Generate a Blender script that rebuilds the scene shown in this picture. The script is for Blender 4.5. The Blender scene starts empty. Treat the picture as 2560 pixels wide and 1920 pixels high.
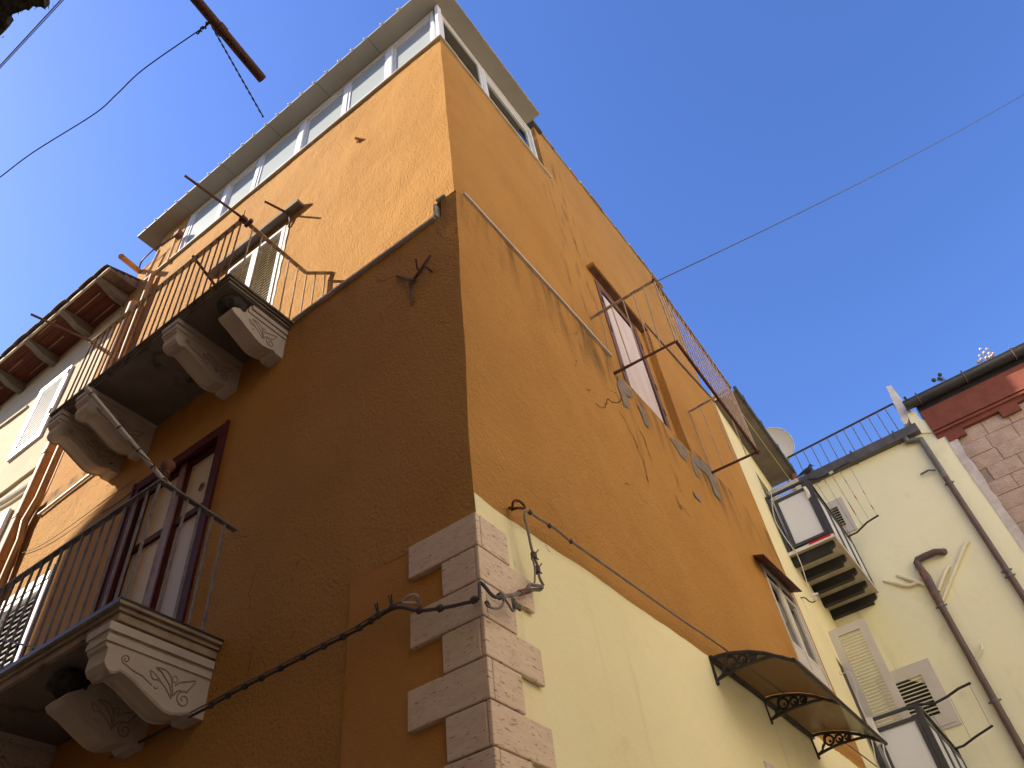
import bpy, bmesh, math, random
import numpy as np
from mathutils import Vector, Matrix, noise
random.seed(7)
R_ = math.radians
scn = bpy.context.scene
col = scn.collection

# ------------------------------------------------------------------ camera
CAMROT = np.array([[0.58566119, 0.54645357, 0.59865638],
                   [-0.80418781, 0.48413353, 0.344814],
                   [-0.10140478, -0.68337634, 0.72298952]])
EYE = np.array([0.0, 0.0, 1.6])
FPX = 1923.0
cam_d = bpy.data.cameras.new('camera'); cam = bpy.data.objects.new('camera', cam_d); col.objects.link(cam)
cam_d.sensor_width = 36.0; cam_d.lens = FPX / 2560 * 36
cam_d.clip_start = 0.05; cam_d.clip_end = 2000
_m = Matrix.Identity(4)
for r in range(3):
    _m[r][0] = CAMROT[r][0]; _m[r][1] = -CAMROT[r][1]; _m[r][2] = -CAMROT[r][2]; _m[r][3] = EYE[r]
cam.matrix_world = _m
scn.camera = cam
scn.render.resolution_x = 1024; scn.render.resolution_y = 768

# ------------------------------------------------------------------ sky, sun, exposure
SUN = Vector((-0.41, 0.675, 0.615)).normalized()
w = bpy.data.worlds.new('World'); scn.world = w; w.use_nodes = True
wn = w.node_tree.nodes; wl = w.node_tree.links
sky = wn.new('ShaderNodeTexSky'); sky.sky_type = 'NISHITA'; sky.sun_disc = False
sky.sun_elevation = math.asin(SUN.z)
sky.sun_rotation = math.atan2(SUN.x, SUN.y)
sky.air_density = 1.0; sky.dust_density = 0.4; sky.ozone_density = 3.0
bg = wn['Background']; bg.inputs['Strength'].default_value = 0.14
hs = wn.new('ShaderNodeHueSaturation'); hs.inputs['Saturation'].default_value = 1.2; hs.inputs['Hue'].default_value = 0.515
wl.new(sky.outputs['Color'], hs.inputs['Color']); wl.new(hs.outputs['Color'], bg.inputs['Color'])
sd = bpy.data.lights.new('sun', 'SUN'); sd.energy = 5.0; sd.angle = R_(0.53); sd.color = (1.0, 0.91, 0.77)
so = bpy.data.objects.new('sun', sd); col.objects.link(so)
so.rotation_euler = SUN.to_track_quat('Z', 'Y').to_euler(); so.location = (-20, 40, 40)
scn.view_settings.view_transform = 'Standard'; scn.view_settings.look = 'None'
scn.view_settings.gamma = 1.0; scn.view_settings.exposure = 1.16
scn.cycles.max_bounces = 8; scn.cycles.diffuse_bounces = 5; scn.cycles.transparent_max_bounces = 12

# ------------------------------------------------------------------ survey: a photo point on a known plane of the place
CR = {'0': (0, 0, 2560/2212), '1': (0, 0, 900/2133), '2': (800, 0, 700/2212), '3': (0, 600, 800/2212), '4': (0, 1200, 800/1843),
      '5': (700, 1150, 800/1724), '6': (1400, 600, 600/1422), '7': (1800, 850, 760/2101), '8': (1700, 1350, 860/2212),
      'a': (560, 420, 340/2212), 'b': (280, 540, 340/2212), 'c': (860, 420, 340/2212), 'd': (0, 780, 340/2212),
      'e': (60, 1080, 340/2212), 'f': (0, 1160, 340/2212), 'g': (1860, 1080, 400/2212), 'h': (1900, 1340, 300/2212),
      'i': (2060, 1580, 440/2147), 'j': (1760, 1580, 360/1757), 'k': (2160, 840, 400/2212), 'l': (1560, 900, 420/2212),
      'm': (940, 600, 200/1843), 'n': (1240, 260, 160/1327), 'o': (840, 0, 320/2212), 'p': (400, 300, 320/2212),
      'q': (520, 620, 240/1327), 'r': (120, 940, 320/2042), 's': (240, 1480, 360/1659), 't': (240, 1140, 380/2212),
      'u': (0, 1380, 300/1244), 'v': (0, 0, 240/2212), 'w': (940, 1420, 460/2120), 'x': (1240, 1220, 220/1073),
      'y': (0, 1700, 420/2212), 'A': (1440, 640, 260/1659), 'B': (2180, 1340, 340/1880), 'C': (1860, 1380, 280/1222),
      'D': (680, 1480, 400/1508), 'E': (180, 640, 280/1787), '': (0, 0, 1)}
def ray(k, x, y):
    o = CR[k]
    v = np.array([o[0]+x*o[2]-1280, o[1]+y*o[2]-960, FPX]); v /= np.linalg.norm(v)
    return CAMROT @ v
def on(ax, val, k, x, y):
    r = ray(k, x, y); t = (val-EYE[ax])/r[ax]
    return Vector(EYE+t*r)
def hx(X, k, x, y): return on(0, X, k, x, y)
def hy(Y, k, x, y): return on(1, Y, k, x, y)
def hz(Z, k, x, y): return on(2, Z, k, x, y)
def hplane(P0, n, k, x, y):
    r = Vector(ray(k, x, y)); e = Vector(EYE); n = Vector(n)
    return e + r*((Vector(P0)-e).dot(n)/r.dot(n))
def pix(p):
    q = CAMROT.T @ (np.array(p)-EYE); return q[:2]/q[2]*FPX+np.array([1280, 960])

XC, YC = 2.946, 2.069      # lower walls of the corner house
XU, YU = 3.204, 2.175      # upper, set-back walls
XE = 14.7                  # wall that closes the street
YWS = 0.055                # the yellow house runs slightly askew
def yw(x): return YC + YWS*(x-10.9)

# ------------------------------------------------------------------ materials
MATS = {}
def mat(name, c1, c2=None, scale=3.0, rough=0.85, bump=0.0, bscale=60.0, bdist=0.01, spots=None, streak=None, metal=0.0,
        spec=0.3, bump2=None, stretch=(1, 1, 1), detail=6.0, contrast=(0.3, 0.7), extra=None):
    m = bpy.data.materials.new(name); m.use_nodes = True
    nt = m.node_tree; N = nt.nodes; L = nt.links
    b = N['Principled BSDF']; b.inputs['Roughness'].default_value = rough; b.inputs['Metallic'].default_value = metal
    b.inputs['Specular IOR Level'].default_value = spec
    geo = N.new('ShaderNodeNewGeometry')
    mp = N.new('ShaderNodeMapping'); mp.inputs['Scale'].default_value = stretch
    L.new(geo.outputs['Position'], mp.inputs['Vector'])
    def nz(sc, det=6.0, vec=None, rg=0.6):
        n = N.new('ShaderNodeTexNoise'); n.inputs['Scale'].default_value = sc; n.inputs['Detail'].default_value = det
        n.inputs['Roughness'].default_value = rg
        L.new(vec or geo.outputs['Position'], n.inputs['Vector']); return n.outputs['Fac']
    def ramp(v, lo, hi):
        r = N.new('ShaderNodeMapRange'); r.inputs['From Min'].default_value = lo; r.inputs['From Max'].default_value = hi
        r.interpolation_type = 'SMOOTHSTEP'; L.new(v, r.inputs['Value']); return r.outputs['Result']
    def mix(f, a, bb):
        x = N.new('ShaderNodeMix'); x.data_type = 'RGBA'
        if isinstance(f, float): x.inputs['Factor'].default_value = f
        else: L.new(f, x.inputs['Factor'])
        for s, v in ((6, a), (7, bb)):
            if isinstance(v, tuple): x.inputs[s].default_value = (*v, 1)
            else: L.new(v, x.inputs[s])
        return x.outputs[2]
    def mul(a, bb):
        x = N.new('ShaderNodeMath'); x.operation = 'MULTIPLY'
        for s, v in ((0, a), (1, bb)):
            if isinstance(v, float): x.inputs[s].default_value = v
            else: L.new(v, x.inputs[s])
        return x.outputs[0]
    c = c1
    if c2: c = mix(ramp(nz(scale, detail, mp.outputs['Vector']), *contrast), c1, c2)
    if spots:   # (colour, scale, lo, hi, strength)
        c = mix(mul(ramp(nz(spots[1], 8.0, mp.outputs['Vector'], 0.7), spots[2], spots[3]), spots[4]), c, spots[0])
    if streak:  # (colour, scale, lo, hi, strength)  runs down the wall
        sm = N.new('ShaderNodeMapping'); sm.inputs['Scale'].default_value = (1, 1, 0.09)
        L.new(geo.outputs['Position'], sm.inputs['Vector'])
        c = mix(mul(ramp(nz(streak[1], 5.0, sm.outputs['Vector']), streak[2], streak[3]), streak[4]), c, streak[0])
    if extra: c = extra(dict(N=N, L=L, geo=geo, nz=nz, ramp=ramp, mix=mix, mul=mul), c)
    if isinstance(c, tuple): b.inputs['Base Color'].default_value = (*c, 1)
    else: L.new(c, b.inputs['Base Color'])
    if bump:
        bp = N.new('ShaderNodeBump'); bp.inputs['Strength'].default_value = bump; bp.inputs['Distance'].default_value = bdist
        L.new(nz(bscale, 4.0, None, 0.65), bp.inputs['Height'])
        last = bp
        if bump2:
            b2 = N.new('ShaderNodeBump'); b2.inputs['Strength'].default_value = bump2[0]; b2.inputs['Distance'].default_value = bump2[2]
            L.new(nz(bump2[1], 3.0), b2.inputs['Height']); L.new(bp.outputs['Normal'], b2.inputs['Normal']); last = b2
        L.new(last.outputs['Normal'], b.inputs['Normal'])
    MATS[name] = m
    return m

def wall_stains(T, c):
    # soot washed down from the coping of the lower wall, and damp round the missing balcony
    N, L = T['N'], T['L']
    sp = N.new('ShaderNodeSeparateXYZ'); L.new(T['geo'].outputs['Position'], sp.inputs[0])
    sm = N.new('ShaderNodeMapping'); sm.inputs['Scale'].default_value = (1, 1, 0.16); L.new(T['geo'].outputs['Position'], sm.inputs['Vector'])
    n = T['ramp'](T['nz'](5.0, 6.0, sm.outputs['Vector']), 0.42, 0.72)
    z = T['ramp'](sp.outputs['Z'], 7.2, 8.25)
    zb = T['ramp'](sp.outputs['Z'], 8.37, 8.33)
    c = T['mix'](T['mul'](T['mul'](T['mul'](n, z), zb), 0.85), c, (0.055, 0.04, 0.022))
    x1 = T['ramp'](sp.outputs['X'], 5.2, 6.0); x2 = T['ramp'](sp.outputs['X'], 6.9, 6.2)
    z2 = T['ramp'](sp.outputs['Z'], 6.0, 8.1)
    n2 = T['ramp'](T['nz'](7.0, 6.0, sm.outputs['Vector']), 0.5, 0.75)
    c = T['mix'](T['mul'](T['mul'](T['mul'](x1, x2), T['mul'](z2, n2)), 0.8), c, (0.07, 0.05, 0.03))
    return c

ORA = (0.50, 0.255, 0.066); ORB = (0.445, 0.22, 0.053)
mat('orange_stucco', ORA, ORB, 0.9, 0.9, 0.9, 36, 0.03, spots=((0.36, 0.175, 0.05), 2.2, 0.58, 0.8, 0.35),
    streak=((0.38, 0.20, 0.07), 3.0, 0.55, 0.8, 0.35), bump2=(0.5, 3.2, 0.05), spec=0.15, extra=wall_stains)
mat('orange_repaint', (0.52, 0.252, 0.064), (0.465, 0.22, 0.05), 1.4, 0.88, 0.55, 70, 0.012, spec=0.2, bump2=(0.4, 6, 0.02))
mat('yellow_stucco', (0.84, 0.77, 0.47), (0.79, 0.72, 0.43), 0.8, 0.9, 0.3, 50, 0.008, bump2=(0.3, 5, 0.02), spec=0.15,
    spots=((0.50, 0.41, 0.22), 1.3, 0.55, 0.8, 0.4), streak=((0.48, 0.42, 0.25), 3.5, 0.58, 0.8, 0.35))
mat('pale_yellow_wall', (0.86, 0.83, 0.57), (0.81, 0.78, 0.52), 0.5, 0.9, 0.25, 40, 0.008, bump2=(0.3, 4, 0.02), spec=0.15,
    spots=((0.47, 0.37, 0.19), 0.9, 0.55, 0.8, 0.5), streak=((0.42, 0.39, 0.27), 2.5, 0.56, 0.8, 0.5))
mat('cream_stucco', (0.56, 0.46, 0.31), (0.50, 0.405, 0.265), 0.9, 0.9, 0.35, 45, 0.01, bump2=(0.3, 6, 0.02), spec=0.15)
def trav(T, c):
    N, L = T['N'], T['L']
    sm = N.new('ShaderNodeMapping'); sm.inputs['Scale'].default_value = (1, 1, 4.5); L.new(T['geo'].outputs['Position'], sm.inputs['Vector'])
    pit = T['ramp'](T['nz'](20.0, 6.0, sm.outputs['Vector'], 0.72), 0.565, 0.63)
    big = T['ramp'](T['nz'](5.0, 3.0, sm.outputs['Vector']), 0.36, 0.6)
    return T['mix'](T['mul'](T['mul'](pit, big), 0.85), c, (0.16, 0.09, 0.05))
mat('travertine', (0.70, 0.55, 0.40), (0.62, 0.475, 0.335), 7, 0.55, 0.25, 40, 0.004, stretch=(1, 1, 4), spec=0.3, extra=trav)
mat('corbel_plaster', (0.55, 0.48, 0.40), (0.47, 0.40, 0.33), 4, 0.85, 0.3, 50, 0.006, spots=((0.03, 0.024, 0.02), 3.6, 0.62, 0.68, 0.92), spec=0.2)
mat('groove_shade_dirt', (0.30, 0.24, 0.19), (0.36, 0.30, 0.24), 6, 0.9)  # darker tone paints in the shade and dirt of carved grooves
mat('clean_corbel_plaster', (0.55, 0.50, 0.42), (0.49, 0.42, 0.35), 4, 0.85, 0.3, 50, 0.006, spots=((0.2, 0.16, 0.13), 9, 0.68, 0.74, 0.6), spec=0.2)
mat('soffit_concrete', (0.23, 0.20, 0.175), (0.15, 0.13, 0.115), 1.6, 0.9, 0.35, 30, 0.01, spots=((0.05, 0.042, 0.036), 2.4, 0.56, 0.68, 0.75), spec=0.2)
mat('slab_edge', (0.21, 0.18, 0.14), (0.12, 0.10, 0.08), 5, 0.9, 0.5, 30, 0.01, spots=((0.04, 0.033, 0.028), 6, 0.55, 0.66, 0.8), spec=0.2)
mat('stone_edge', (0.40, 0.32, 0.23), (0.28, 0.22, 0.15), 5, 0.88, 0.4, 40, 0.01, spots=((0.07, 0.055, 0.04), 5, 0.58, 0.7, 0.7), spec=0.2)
mat('white_aluminium', (0.72, 0.72, 0.71), (0.66, 0.66, 0.65), 3, 0.4, spec=0.4)
mat('white_frame', (0.78, 0.78, 0.77), (0.72, 0.72, 0.71), 3, 0.4, spec=0.4)
mat('sill_stone', (0.60, 0.55, 0.42), (0.48, 0.42, 0.30), 6, 0.7, 0.2, 40, 0.004)
mat('coping_stone', (0.62, 0.57, 0.52), (0.45, 0.41, 0.37), 5, 0.7, 0.3, 40, 0.005)
mat('soffit_panel', (0.34, 0.31, 0.25), (0.30, 0.27, 0.22), 1.2, 0.6, spots=((0.12, 0.09, 0.055), 3, 0.66, 0.8, 0.45), spec=0.3)
mat('roof_metal', (0.42, 0.36, 0.28), (0.34, 0.29, 0.23), 3, 0.45, spec=0.4)
mat('maroon_paint', (0.095, 0.022, 0.020), (0.07, 0.016, 0.016), 6, 0.65, 0.15, 60, 0.003, spec=0.12)
mat('mauve_paint', (0.26, 0.145, 0.15), (0.20, 0.105, 0.11), 6, 0.55, spec=0.3)
mat('cream_door_paint', (0.62, 0.53, 0.40), (0.53, 0.45, 0.34), 2, 0.6, 0.1, 40, 0.003, stretch=(1, 1, 0.2))
mat('white_door_paint', (0.63, 0.58, 0.53), (0.54, 0.49, 0.45), 2, 0.6, 0.1, 40, 0.003, stretch=(1, 1, 0.2))
mat('brown_wood', (0.19, 0.10, 0.075), (0.11, 0.055, 0.042), 6, 0.7, 0.4, 50, 0.006, stretch=(1, 1, 0.12), spots=((0.32, 0.24, 0.2), 9, 0.62, 0.72, 0.6))
mat('plywood', (0.66, 0.56, 0.52), (0.58, 0.47, 0.43), 6, 0.75, 0.1, 40, 0.003, stretch=(1, 1, 0.15), spots=((0.42, 0.33, 0.30), 20, 0.6, 0.75, 0.4))
mat('rusty_iron', (0.115, 0.052, 0.032), (0.20, 0.10, 0.06), 14, 0.8, 0.4, 90, 0.004, spots=((0.36, 0.27, 0.18), 11, 0.58, 0.68, 0.75), metal=0.0)
mat('rusty_iron_dark', (0.075, 0.030, 0.022), (0.11, 0.048, 0.032), 14, 0.75, 0.4, 90, 0.004)
mat('painted_rail', (0.46, 0.38, 0.27), (0.30, 0.20, 0.12), 10, 0.75, 0.3, 80, 0.003, spots=((0.13, 0.06, 0.04), 9, 0.56, 0.66, 0.8))
mat('grey_iron', (0.23, 0.215, 0.20), (0.15, 0.13, 0.12), 12, 0.6, 0.3, 90, 0.003, spots=((0.07, 0.035, 0.025), 12, 0.60, 0.68, 0.8))
mat('black_iron', (0.018, 0.018, 0.019), (0.03, 0.028, 0.027), 10, 0.45, spec=0.4)
mat('anthracite_frame', (0.055, 0.058, 0.066), (0.045, 0.048, 0.055), 5, 0.4, spec=0.4)
mat('black_beam', (0.016, 0.016, 0.018), (0.028, 0.027, 0.026), 5, 0.6, 0.2, 30, 0.004)
mat('black_cable', (0.05, 0.043, 0.038), (0.085, 0.07, 0.06), 12, 0.6)
mat('grey_cable', (0.25, 0.21, 0.18), (0.17, 0.14, 0.12), 12, 0.65)
mat('pale_cable', (0.62, 0.58, 0.50), None, rough=0.6)
mat('orange_pipe', (0.52, 0.265, 0.075), (0.42, 0.19, 0.05), 3, 0.6, 0.2, 40, 0.004, spots=((0.16, 0.06, 0.02), 6, 0.64, 0.75, 0.6))
mat('peach_pipe', (0.60, 0.34, 0.15), (0.50, 0.26, 0.09), 4, 0.6)
mat('brown_pipe', (0.135, 0.092, 0.078), (0.10, 0.072, 0.064), 3, 0.5, 0.15, 40, 0.003, spots=((0.2, 0.15, 0.13), 4, 0.6, 0.8, 0.4), spec=0.35)
mat('grey_green_pipe', (0.16, 0.17, 0.155), (0.11, 0.105, 0.10), 5, 0.5, 0.15, 40, 0.003)
mat('old_red_pipe', (0.10, 0.078, 0.07), (0.30, 0.09, 0.045), 9, 0.55, 0.2, 40, 0.004, contrast=(0.48, 0.58))
mat('cream_pipe', (0.78, 0.72, 0.52), (0.72, 0.66, 0.47), 4, 0.5)
mat('gutter_metal', (0.115, 0.108, 0.10), (0.075, 0.072, 0.068), 3, 0.5, 0.2, 25, 0.004, spots=((0.20, 0.17, 0.14), 4, 0.6, 0.75, 0.5))
mat('black_gutter', (0.022, 0.023, 0.027), (0.035, 0.035, 0.038), 2.5, 0.3, spec=0.5)
mat('red_cornice', (0.20, 0.062, 0.040), (0.16, 0.048, 0.03), 4, 0.85, 0.3, 40, 0.006, spots=((0.12, 0.03, 0.02), 7, 0.6, 0.7, 0.5))
mat('stone_pink', (0.50, 0.375, 0.295), (0.40, 0.29, 0.225), 4, 0.92, 0.8, 26, 0.03, spots=((0.46, 0.36, 0.29), 5, 0.52, 0.7, 0.6), bump2=(0.6, 60, 0.01))
mat('stone_mortar', (0.36, 0.265, 0.205), (0.30, 0.215, 0.165), 6, 0.95, 0.6, 40, 0.01)
mat('white_parapet', (0.70, 0.67, 0.61), (0.58, 0.53, 0.46), 5, 0.85, 0.4, 40, 0.008)
mat('shutter_paint', (0.60, 0.56, 0.50), (0.54, 0.50, 0.45), 3, 0.5, spec=0.35)
mat('slat_paint', (0.62, 0.59, 0.44), (0.56, 0.53, 0.40), 3, 0.5, spec=0.35)
mat('pvc_white', (0.80, 0.80, 0.79), None, rough=0.4, spec=0.4)
mat('ivory_slat', (0.62, 0.54, 0.38), (0.56, 0.48, 0.34), 4, 0.5)
mat('eave_wood', (0.125, 0.036, 0.022), (0.085, 0.022, 0.014), 7, 0.8, 0.4, 40, 0.006, stretch=(4, 0.4, 1), spots=((0.34, 0.21, 0.12), 8, 0.66, 0.71, 0.8))
mat('old_lath', (0.36, 0.235, 0.14), (0.26, 0.15, 0.085), 9, 0.85)
mat('grey_timber', (0.22, 0.185, 0.15), (0.15, 0.125, 0.10), 6, 0.85, 0.4, 50, 0.006, stretch=(0.3, 3, 3))
mat('clay_tile', (0.22, 0.155, 0.12), (0.15, 0.11, 0.09), 6, 0.9, 0.4, 40, 0.01)
mat('tile_end', (0.55, 0.46, 0.30), (0.42, 0.34, 0.22), 8, 0.85, 0.4, 40, 0.01)
mat('terracotta', (0.20, 0.085, 0.055), (0.13, 0.055, 0.04), 9, 0.8, 0.3, 60, 0.004)
mat('cement_patch', (0.27, 0.225, 0.175), (0.19, 0.155, 0.115), 8, 0.95, 0.8, 35, 0.02)
mat('pale_bar', (0.50, 0.40, 0.32), (0.40, 0.29, 0.22), 10, 0.7, 0.3, 80, 0.003, spots=((0.16, 0.075, 0.05), 9, 0.60, 0.7, 0.7))
mat('old_rope', (0.22, 0.15, 0.115), (0.12, 0.075, 0.055), 14, 0.95, 0.5, 60, 0.006)
mat('crack_dark', (0.045, 0.025, 0.012), (0.10, 0.05, 0.02), 20, 0.95)
mat('flaked_plaster', (0.34, 0.155, 0.045), (0.22, 0.10, 0.035), 20, 0.95, 0.5, 60, 0.01)
mat('dish_white', (0.66, 0.64, 0.60), None, rough=0.5)
mat('slab_marble', (0.56, 0.50, 0.40), (0.44, 0.385, 0.29), 3, 0.6, stretch=(1, 2.5, 1), spots=((0.26, 0.21, 0.15), 4, 0.6, 0.7, 0.4))
mat('white_edge', (0.72, 0.69, 0.62), None, rough=0.6)
mat('bird_black', (0.020, 0.019, 0.020), (0.045, 0.042, 0.042), 30, 0.6)
mat('cloth_white', (0.70, 0.66, 0.62), (0.58, 0.53, 0.50), 10, 0.9)
mat('red_plastic', (0.42, 0.012, 0.02), None, rough=0.4)
mat('pink_plastic', (0.55, 0.22, 0.24), None, rough=0.4)
mat('blue_plastic', (0.16, 0.33, 0.46), None, rough=0.4)
mat('orange_plastic', (0.60, 0.27, 0.06), None, rough=0.4)
mat('yellow_plastic', (0.62, 0.46, 0.07), None, rough=0.4)
mat('teal_plastic', (0.12, 0.36, 0.36), None, rough=0.4)
mat('dry_stem', (0.10, 0.075, 0.05), (0.20, 0.15, 0.11), 30, 0.9)
mat('dry_bloom', (0.055, 0.06, 0.045), (0.09, 0.085, 0.06), 60, 0.95)
mat('pale_bloom', (0.55, 0.49, 0.44), (0.42, 0.35, 0.30), 50, 0.95)
mat('moss_and_hole_shade', (0.012, 0.013, 0.012), (0.06, 0.055, 0.045), 20, 0.95, 0.8, 60, 0.01)  # moss of the eave, and painted shade for the holes in broken corbels
mat('asphalt', (0.055, 0.053, 0.05), (0.045, 0.043, 0.041), 4, 0.9, 0.3, 60, 0.01)
mat('paving', (0.22, 0.20, 0.17), (0.17, 0.15, 0.13), 3, 0.85, 0.3, 30, 0.01)
mat('opposite_plaster', (0.27, 0.195, 0.11), (0.22, 0.155, 0.09), 1, 0.9, 0.3, 30, 0.01)
mat('bounce_plaster', (0.84, 0.76, 0.60), (0.80, 0.71, 0.55), 1, 0.9, 0.3, 30, 0.01)  # pale coat of the unseen block added for bounced light
mat('bounce_stone', (0.52, 0.46, 0.37), (0.46, 0.40, 0.32), 2, 0.8)  # pale tone of the unseen paving added for bounced light
mat('dark_room', (0.03, 0.028, 0.026), None, rough=0.9)
mat('curtain_grey', (0.50, 0.53, 0.49), (0.45, 0.48, 0.45), 6, 0.9, stretch=(8, 8, 0.6))
mat('curtain_dark', (0.14, 0.145, 0.14), (0.11, 0.115, 0.115), 3, 0.9)
mat('lace', (0.66, 0.74, 0.80), (0.36, 0.56, 0.68), 16, 0.9, stretch=(1, 1, 3), contrast=(0.45, 0.55))
mat('white_pole', (0.52, 0.46, 0.41), (0.42, 0.36, 0.32), 7, 0.6, spots=((0.08, 0.05, 0.04), 10, 0.62, 0.7, 0.7))
mat('screw_cap', (0.80, 0.74, 0.62), None, rough=0.35)

def glass_mat(name, tint, refl, fac_t):
    m = bpy.data.materials.new(name); m.use_nodes = True
    N = m.node_tree.nodes; L = m.node_tree.links
    for n in list(N):
        if n.type == 'BSDF_PRINCIPLED': N.remove(n)
    tr = N.new('ShaderNodeBsdfTransparent'); tr.inputs[0].default_value = (*tint, 1)
    gl = N.new('ShaderNodeBsdfGlossy'); gl.inputs['Roughness'].default_value = refl
    lw = N.new('ShaderNodeFresnel'); lw.inputs['IOR'].default_value = 1.5
    ad = N.new('ShaderNodeMath'); ad.operation = 'ADD'; ad.inputs[1].default_value = fac_t
    L.new(lw.outputs[0], ad.inputs[0])
    mx = N.new('ShaderNodeMixShader'); L.new(ad.outputs[0], mx.inputs[0]); L.new(tr.outputs[0], mx.inputs[1]); L.new(gl.outputs[0], mx.inputs[2])
    L.new(mx.outputs[0], N['Material Output'].inputs['Surface'])
    MATS[name] = m
glass_mat('window_glass', (0.86, 0.90, 0.90), 0.02, 0.04)
def sheet_mat(name, dif, tint, share):
    m = bpy.data.materials.new(name); m.use_nodes = True
    N = m.node_tree.nodes; L = m.node_tree.links
    b = N['Principled BSDF']; b.inputs['Base Color'].default_value = (*dif, 1); b.inputs['Roughness'].default_value = 0.35
    tr = N.new('ShaderNodeBsdfTransparent'); tr.inputs[0].default_value = (*tint, 1)
    mx = N.new('ShaderNodeMixShader'); mx.inputs[0].default_value = share
    L.new(b.outputs[0], mx.inputs[1]); L.new(tr.outputs[0], mx.inputs[2])
    L.new(mx.outputs[0], N['Material Output'].inputs['Surface'])
    MATS[name] = m
sheet_mat('smoked_sheet', (0.075, 0.066, 0.05), (0.42, 0.40, 0.34), 0.36)
sheet_mat('frosted_pane', (0.46, 0.50, 0.47), (0.9, 0.9, 0.9), 0.15)
sheet_mat('frosted_glass', (0.80, 0.83, 0.88), (0.9, 0.9, 0.92), 0.18)

# ------------------------------------------------------------------ mesh helpers
def V(*a): return Vector(a)
class MB:
    def __init__(s): s.v = []; s.f = []; s.sm = []
    def add(s, verts, faces, smooth=False):
        o = len(s.v); s.v += [Vector(p) for p in verts]
        for f in faces: s.f.append([i+o for i in f]); s.sm.append(smooth)
    def quad(s, a, b, c, d): s.add([a, b, c, d], [[0, 1, 2, 3]])
    def box(s, x0, x1, y0, y1, z0, z1):
        s.hexa([(x0, y0, z0), (x1, y0, z0), (x1, y1, z0), (x0, y1, z0), (x0, y0, z1), (x1, y0, z1), (x1, y1, z1), (x0, y1, z1)])
        return s
    def hexa(s, p):
        s.add(p, [[0, 3, 2, 1], [4, 5, 6, 7], [0, 1, 5, 4], [1, 2, 6, 5], [2, 3, 7, 6], [3, 0, 4, 7]])
        return s
    def obox(s, c, ax, ay, az):   # centre and half-axis vectors
        c = Vector(c); ax, ay, az = Vector(ax), Vector(ay), Vector(az)
        s.hexa([c-ax-ay-az, c+ax-ay-az, c+ax+ay-az, c-ax+ay-az, c-ax-ay+az, c+ax-ay+az, c+ax+ay+az, c-ax+ay+az]); return s
    def bar(s, a, b, w, h, up=(0, 0, 1)):   # rectangular bar from a to b
        a, b = Vector(a), Vector(b); d = (b-a); u = Vector(up); side = d.cross(u)
        if side.length < 1e-6: side = d.cross(Vector((1, 0, 0)))
        side.normalize(); u = side.cross(d).normalized()
        s.obox((a+b)/2, d/2, side*w/2, u*h/2); return s
    def prism(s, poly, vec):
        n = len(poly); v = Vector(vec); p = [Vector(q) for q in poly]
        s.add(p+[q+v for q in p], [list(range(n))[::-1], list(range(n, 2*n))]+[[i, (i+1) % n, n+(i+1) % n, n+i] for i in range(n)]); return s
    def tube(s, path, r, n=8, caps=True, smooth=True):
        p = [Vector(q) for q in path]; k = len(p)
        rs = r if isinstance(r, (list, tuple)) else [r]*k
        t0 = (p[1]-p[0]).normalized(); u = t0.orthogonal().normalized()
        vs = []
        for i in range(k):
            t = (p[min(i+1, k-1)]-p[max(i-1, 0)])
            if t.length < 1e-9: t = t0
            t = t.normalized(); u = (u-t*u.dot(t))
            if u.length < 1e-6: u = t.orthogonal()
            u = u.normalized(); q = t.cross(u)
            for j in range(n):
                a = 2*math.pi*j/n; vs.append(p[i]+(u*math.cos(a)+q*math.sin(a))*rs[i])
        fs = [[i*n+j, i*n+(j+1) % n, (i+1)*n+(j+1) % n, (i+1)*n+j] for i in range(k-1) for j in range(n)]
        s.add(vs, fs, smooth)
        if caps: s.add(vs[:n], [list(range(n))[::-1]]); s.add(vs[-n:], [list(range(n))])
        return s
    def ball(s, c, r, seg=8, rings=6, scale=(1, 1, 1)):
        c = Vector(c); vs = []; fs = []
        for i in range(rings+1):
            th = math.pi*i/rings
            for j in range(seg):
                a = 2*math.pi*j/seg
                vs.append(c+Vector((r*scale[0]*math.sin(th)*math.cos(a), r*scale[1]*math.sin(th)*math.sin(a), r*scale[2]*math.cos(th))))
        for i in range(rings):
            for j in range(seg): fs.append([i*seg+j, (i+1)*seg+j, (i+1)*seg+(j+1) % seg, i*seg+(j+1) % seg])
        s.add(vs, fs, True); return s

def new_mesh(name, mb, m, origin):
    me = bpy.data.meshes.new(name)
    o = Vector(origin)
    me.from_pydata([tuple(p-o) for p in mb.v], [], mb.f)
    me.polygons.foreach_set('use_smooth', mb.sm)
    me.materials.append(MATS[m])
    bm = bmesh.new(); bm.from_mesh(me); bmesh.ops.remove_doubles(bm, verts=bm.verts, dist=1e-5)
    bmesh.ops.recalc_face_normals(bm, faces=bm.faces); bm.to_mesh(me); bm.free()
    if any(mb.sm): me.set_sharp_from_angle(angle=R_(42))
    return me
WORLD = {}
def link(o, loc, parent=None):
    col.objects.link(o)
    if parent: o.parent = parent; o.location = Vector(loc)-WORLD[parent.name]
    else: o.location = loc
    WORLD[o.name] = Vector(loc)
    return o
def tag(o, label=None, cat=None, group=None, kind=None):
    for k, v in (('label', label), ('category', cat), ('group', group), ('kind', kind)):
        if v: o[k] = v
    return o
def thing(name, label, cat, loc, group=None):
    o = bpy.data.objects.new(name, None); o.empty_display_size = 0.1
    link(o, loc); return tag(o, label, cat, group)
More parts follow.
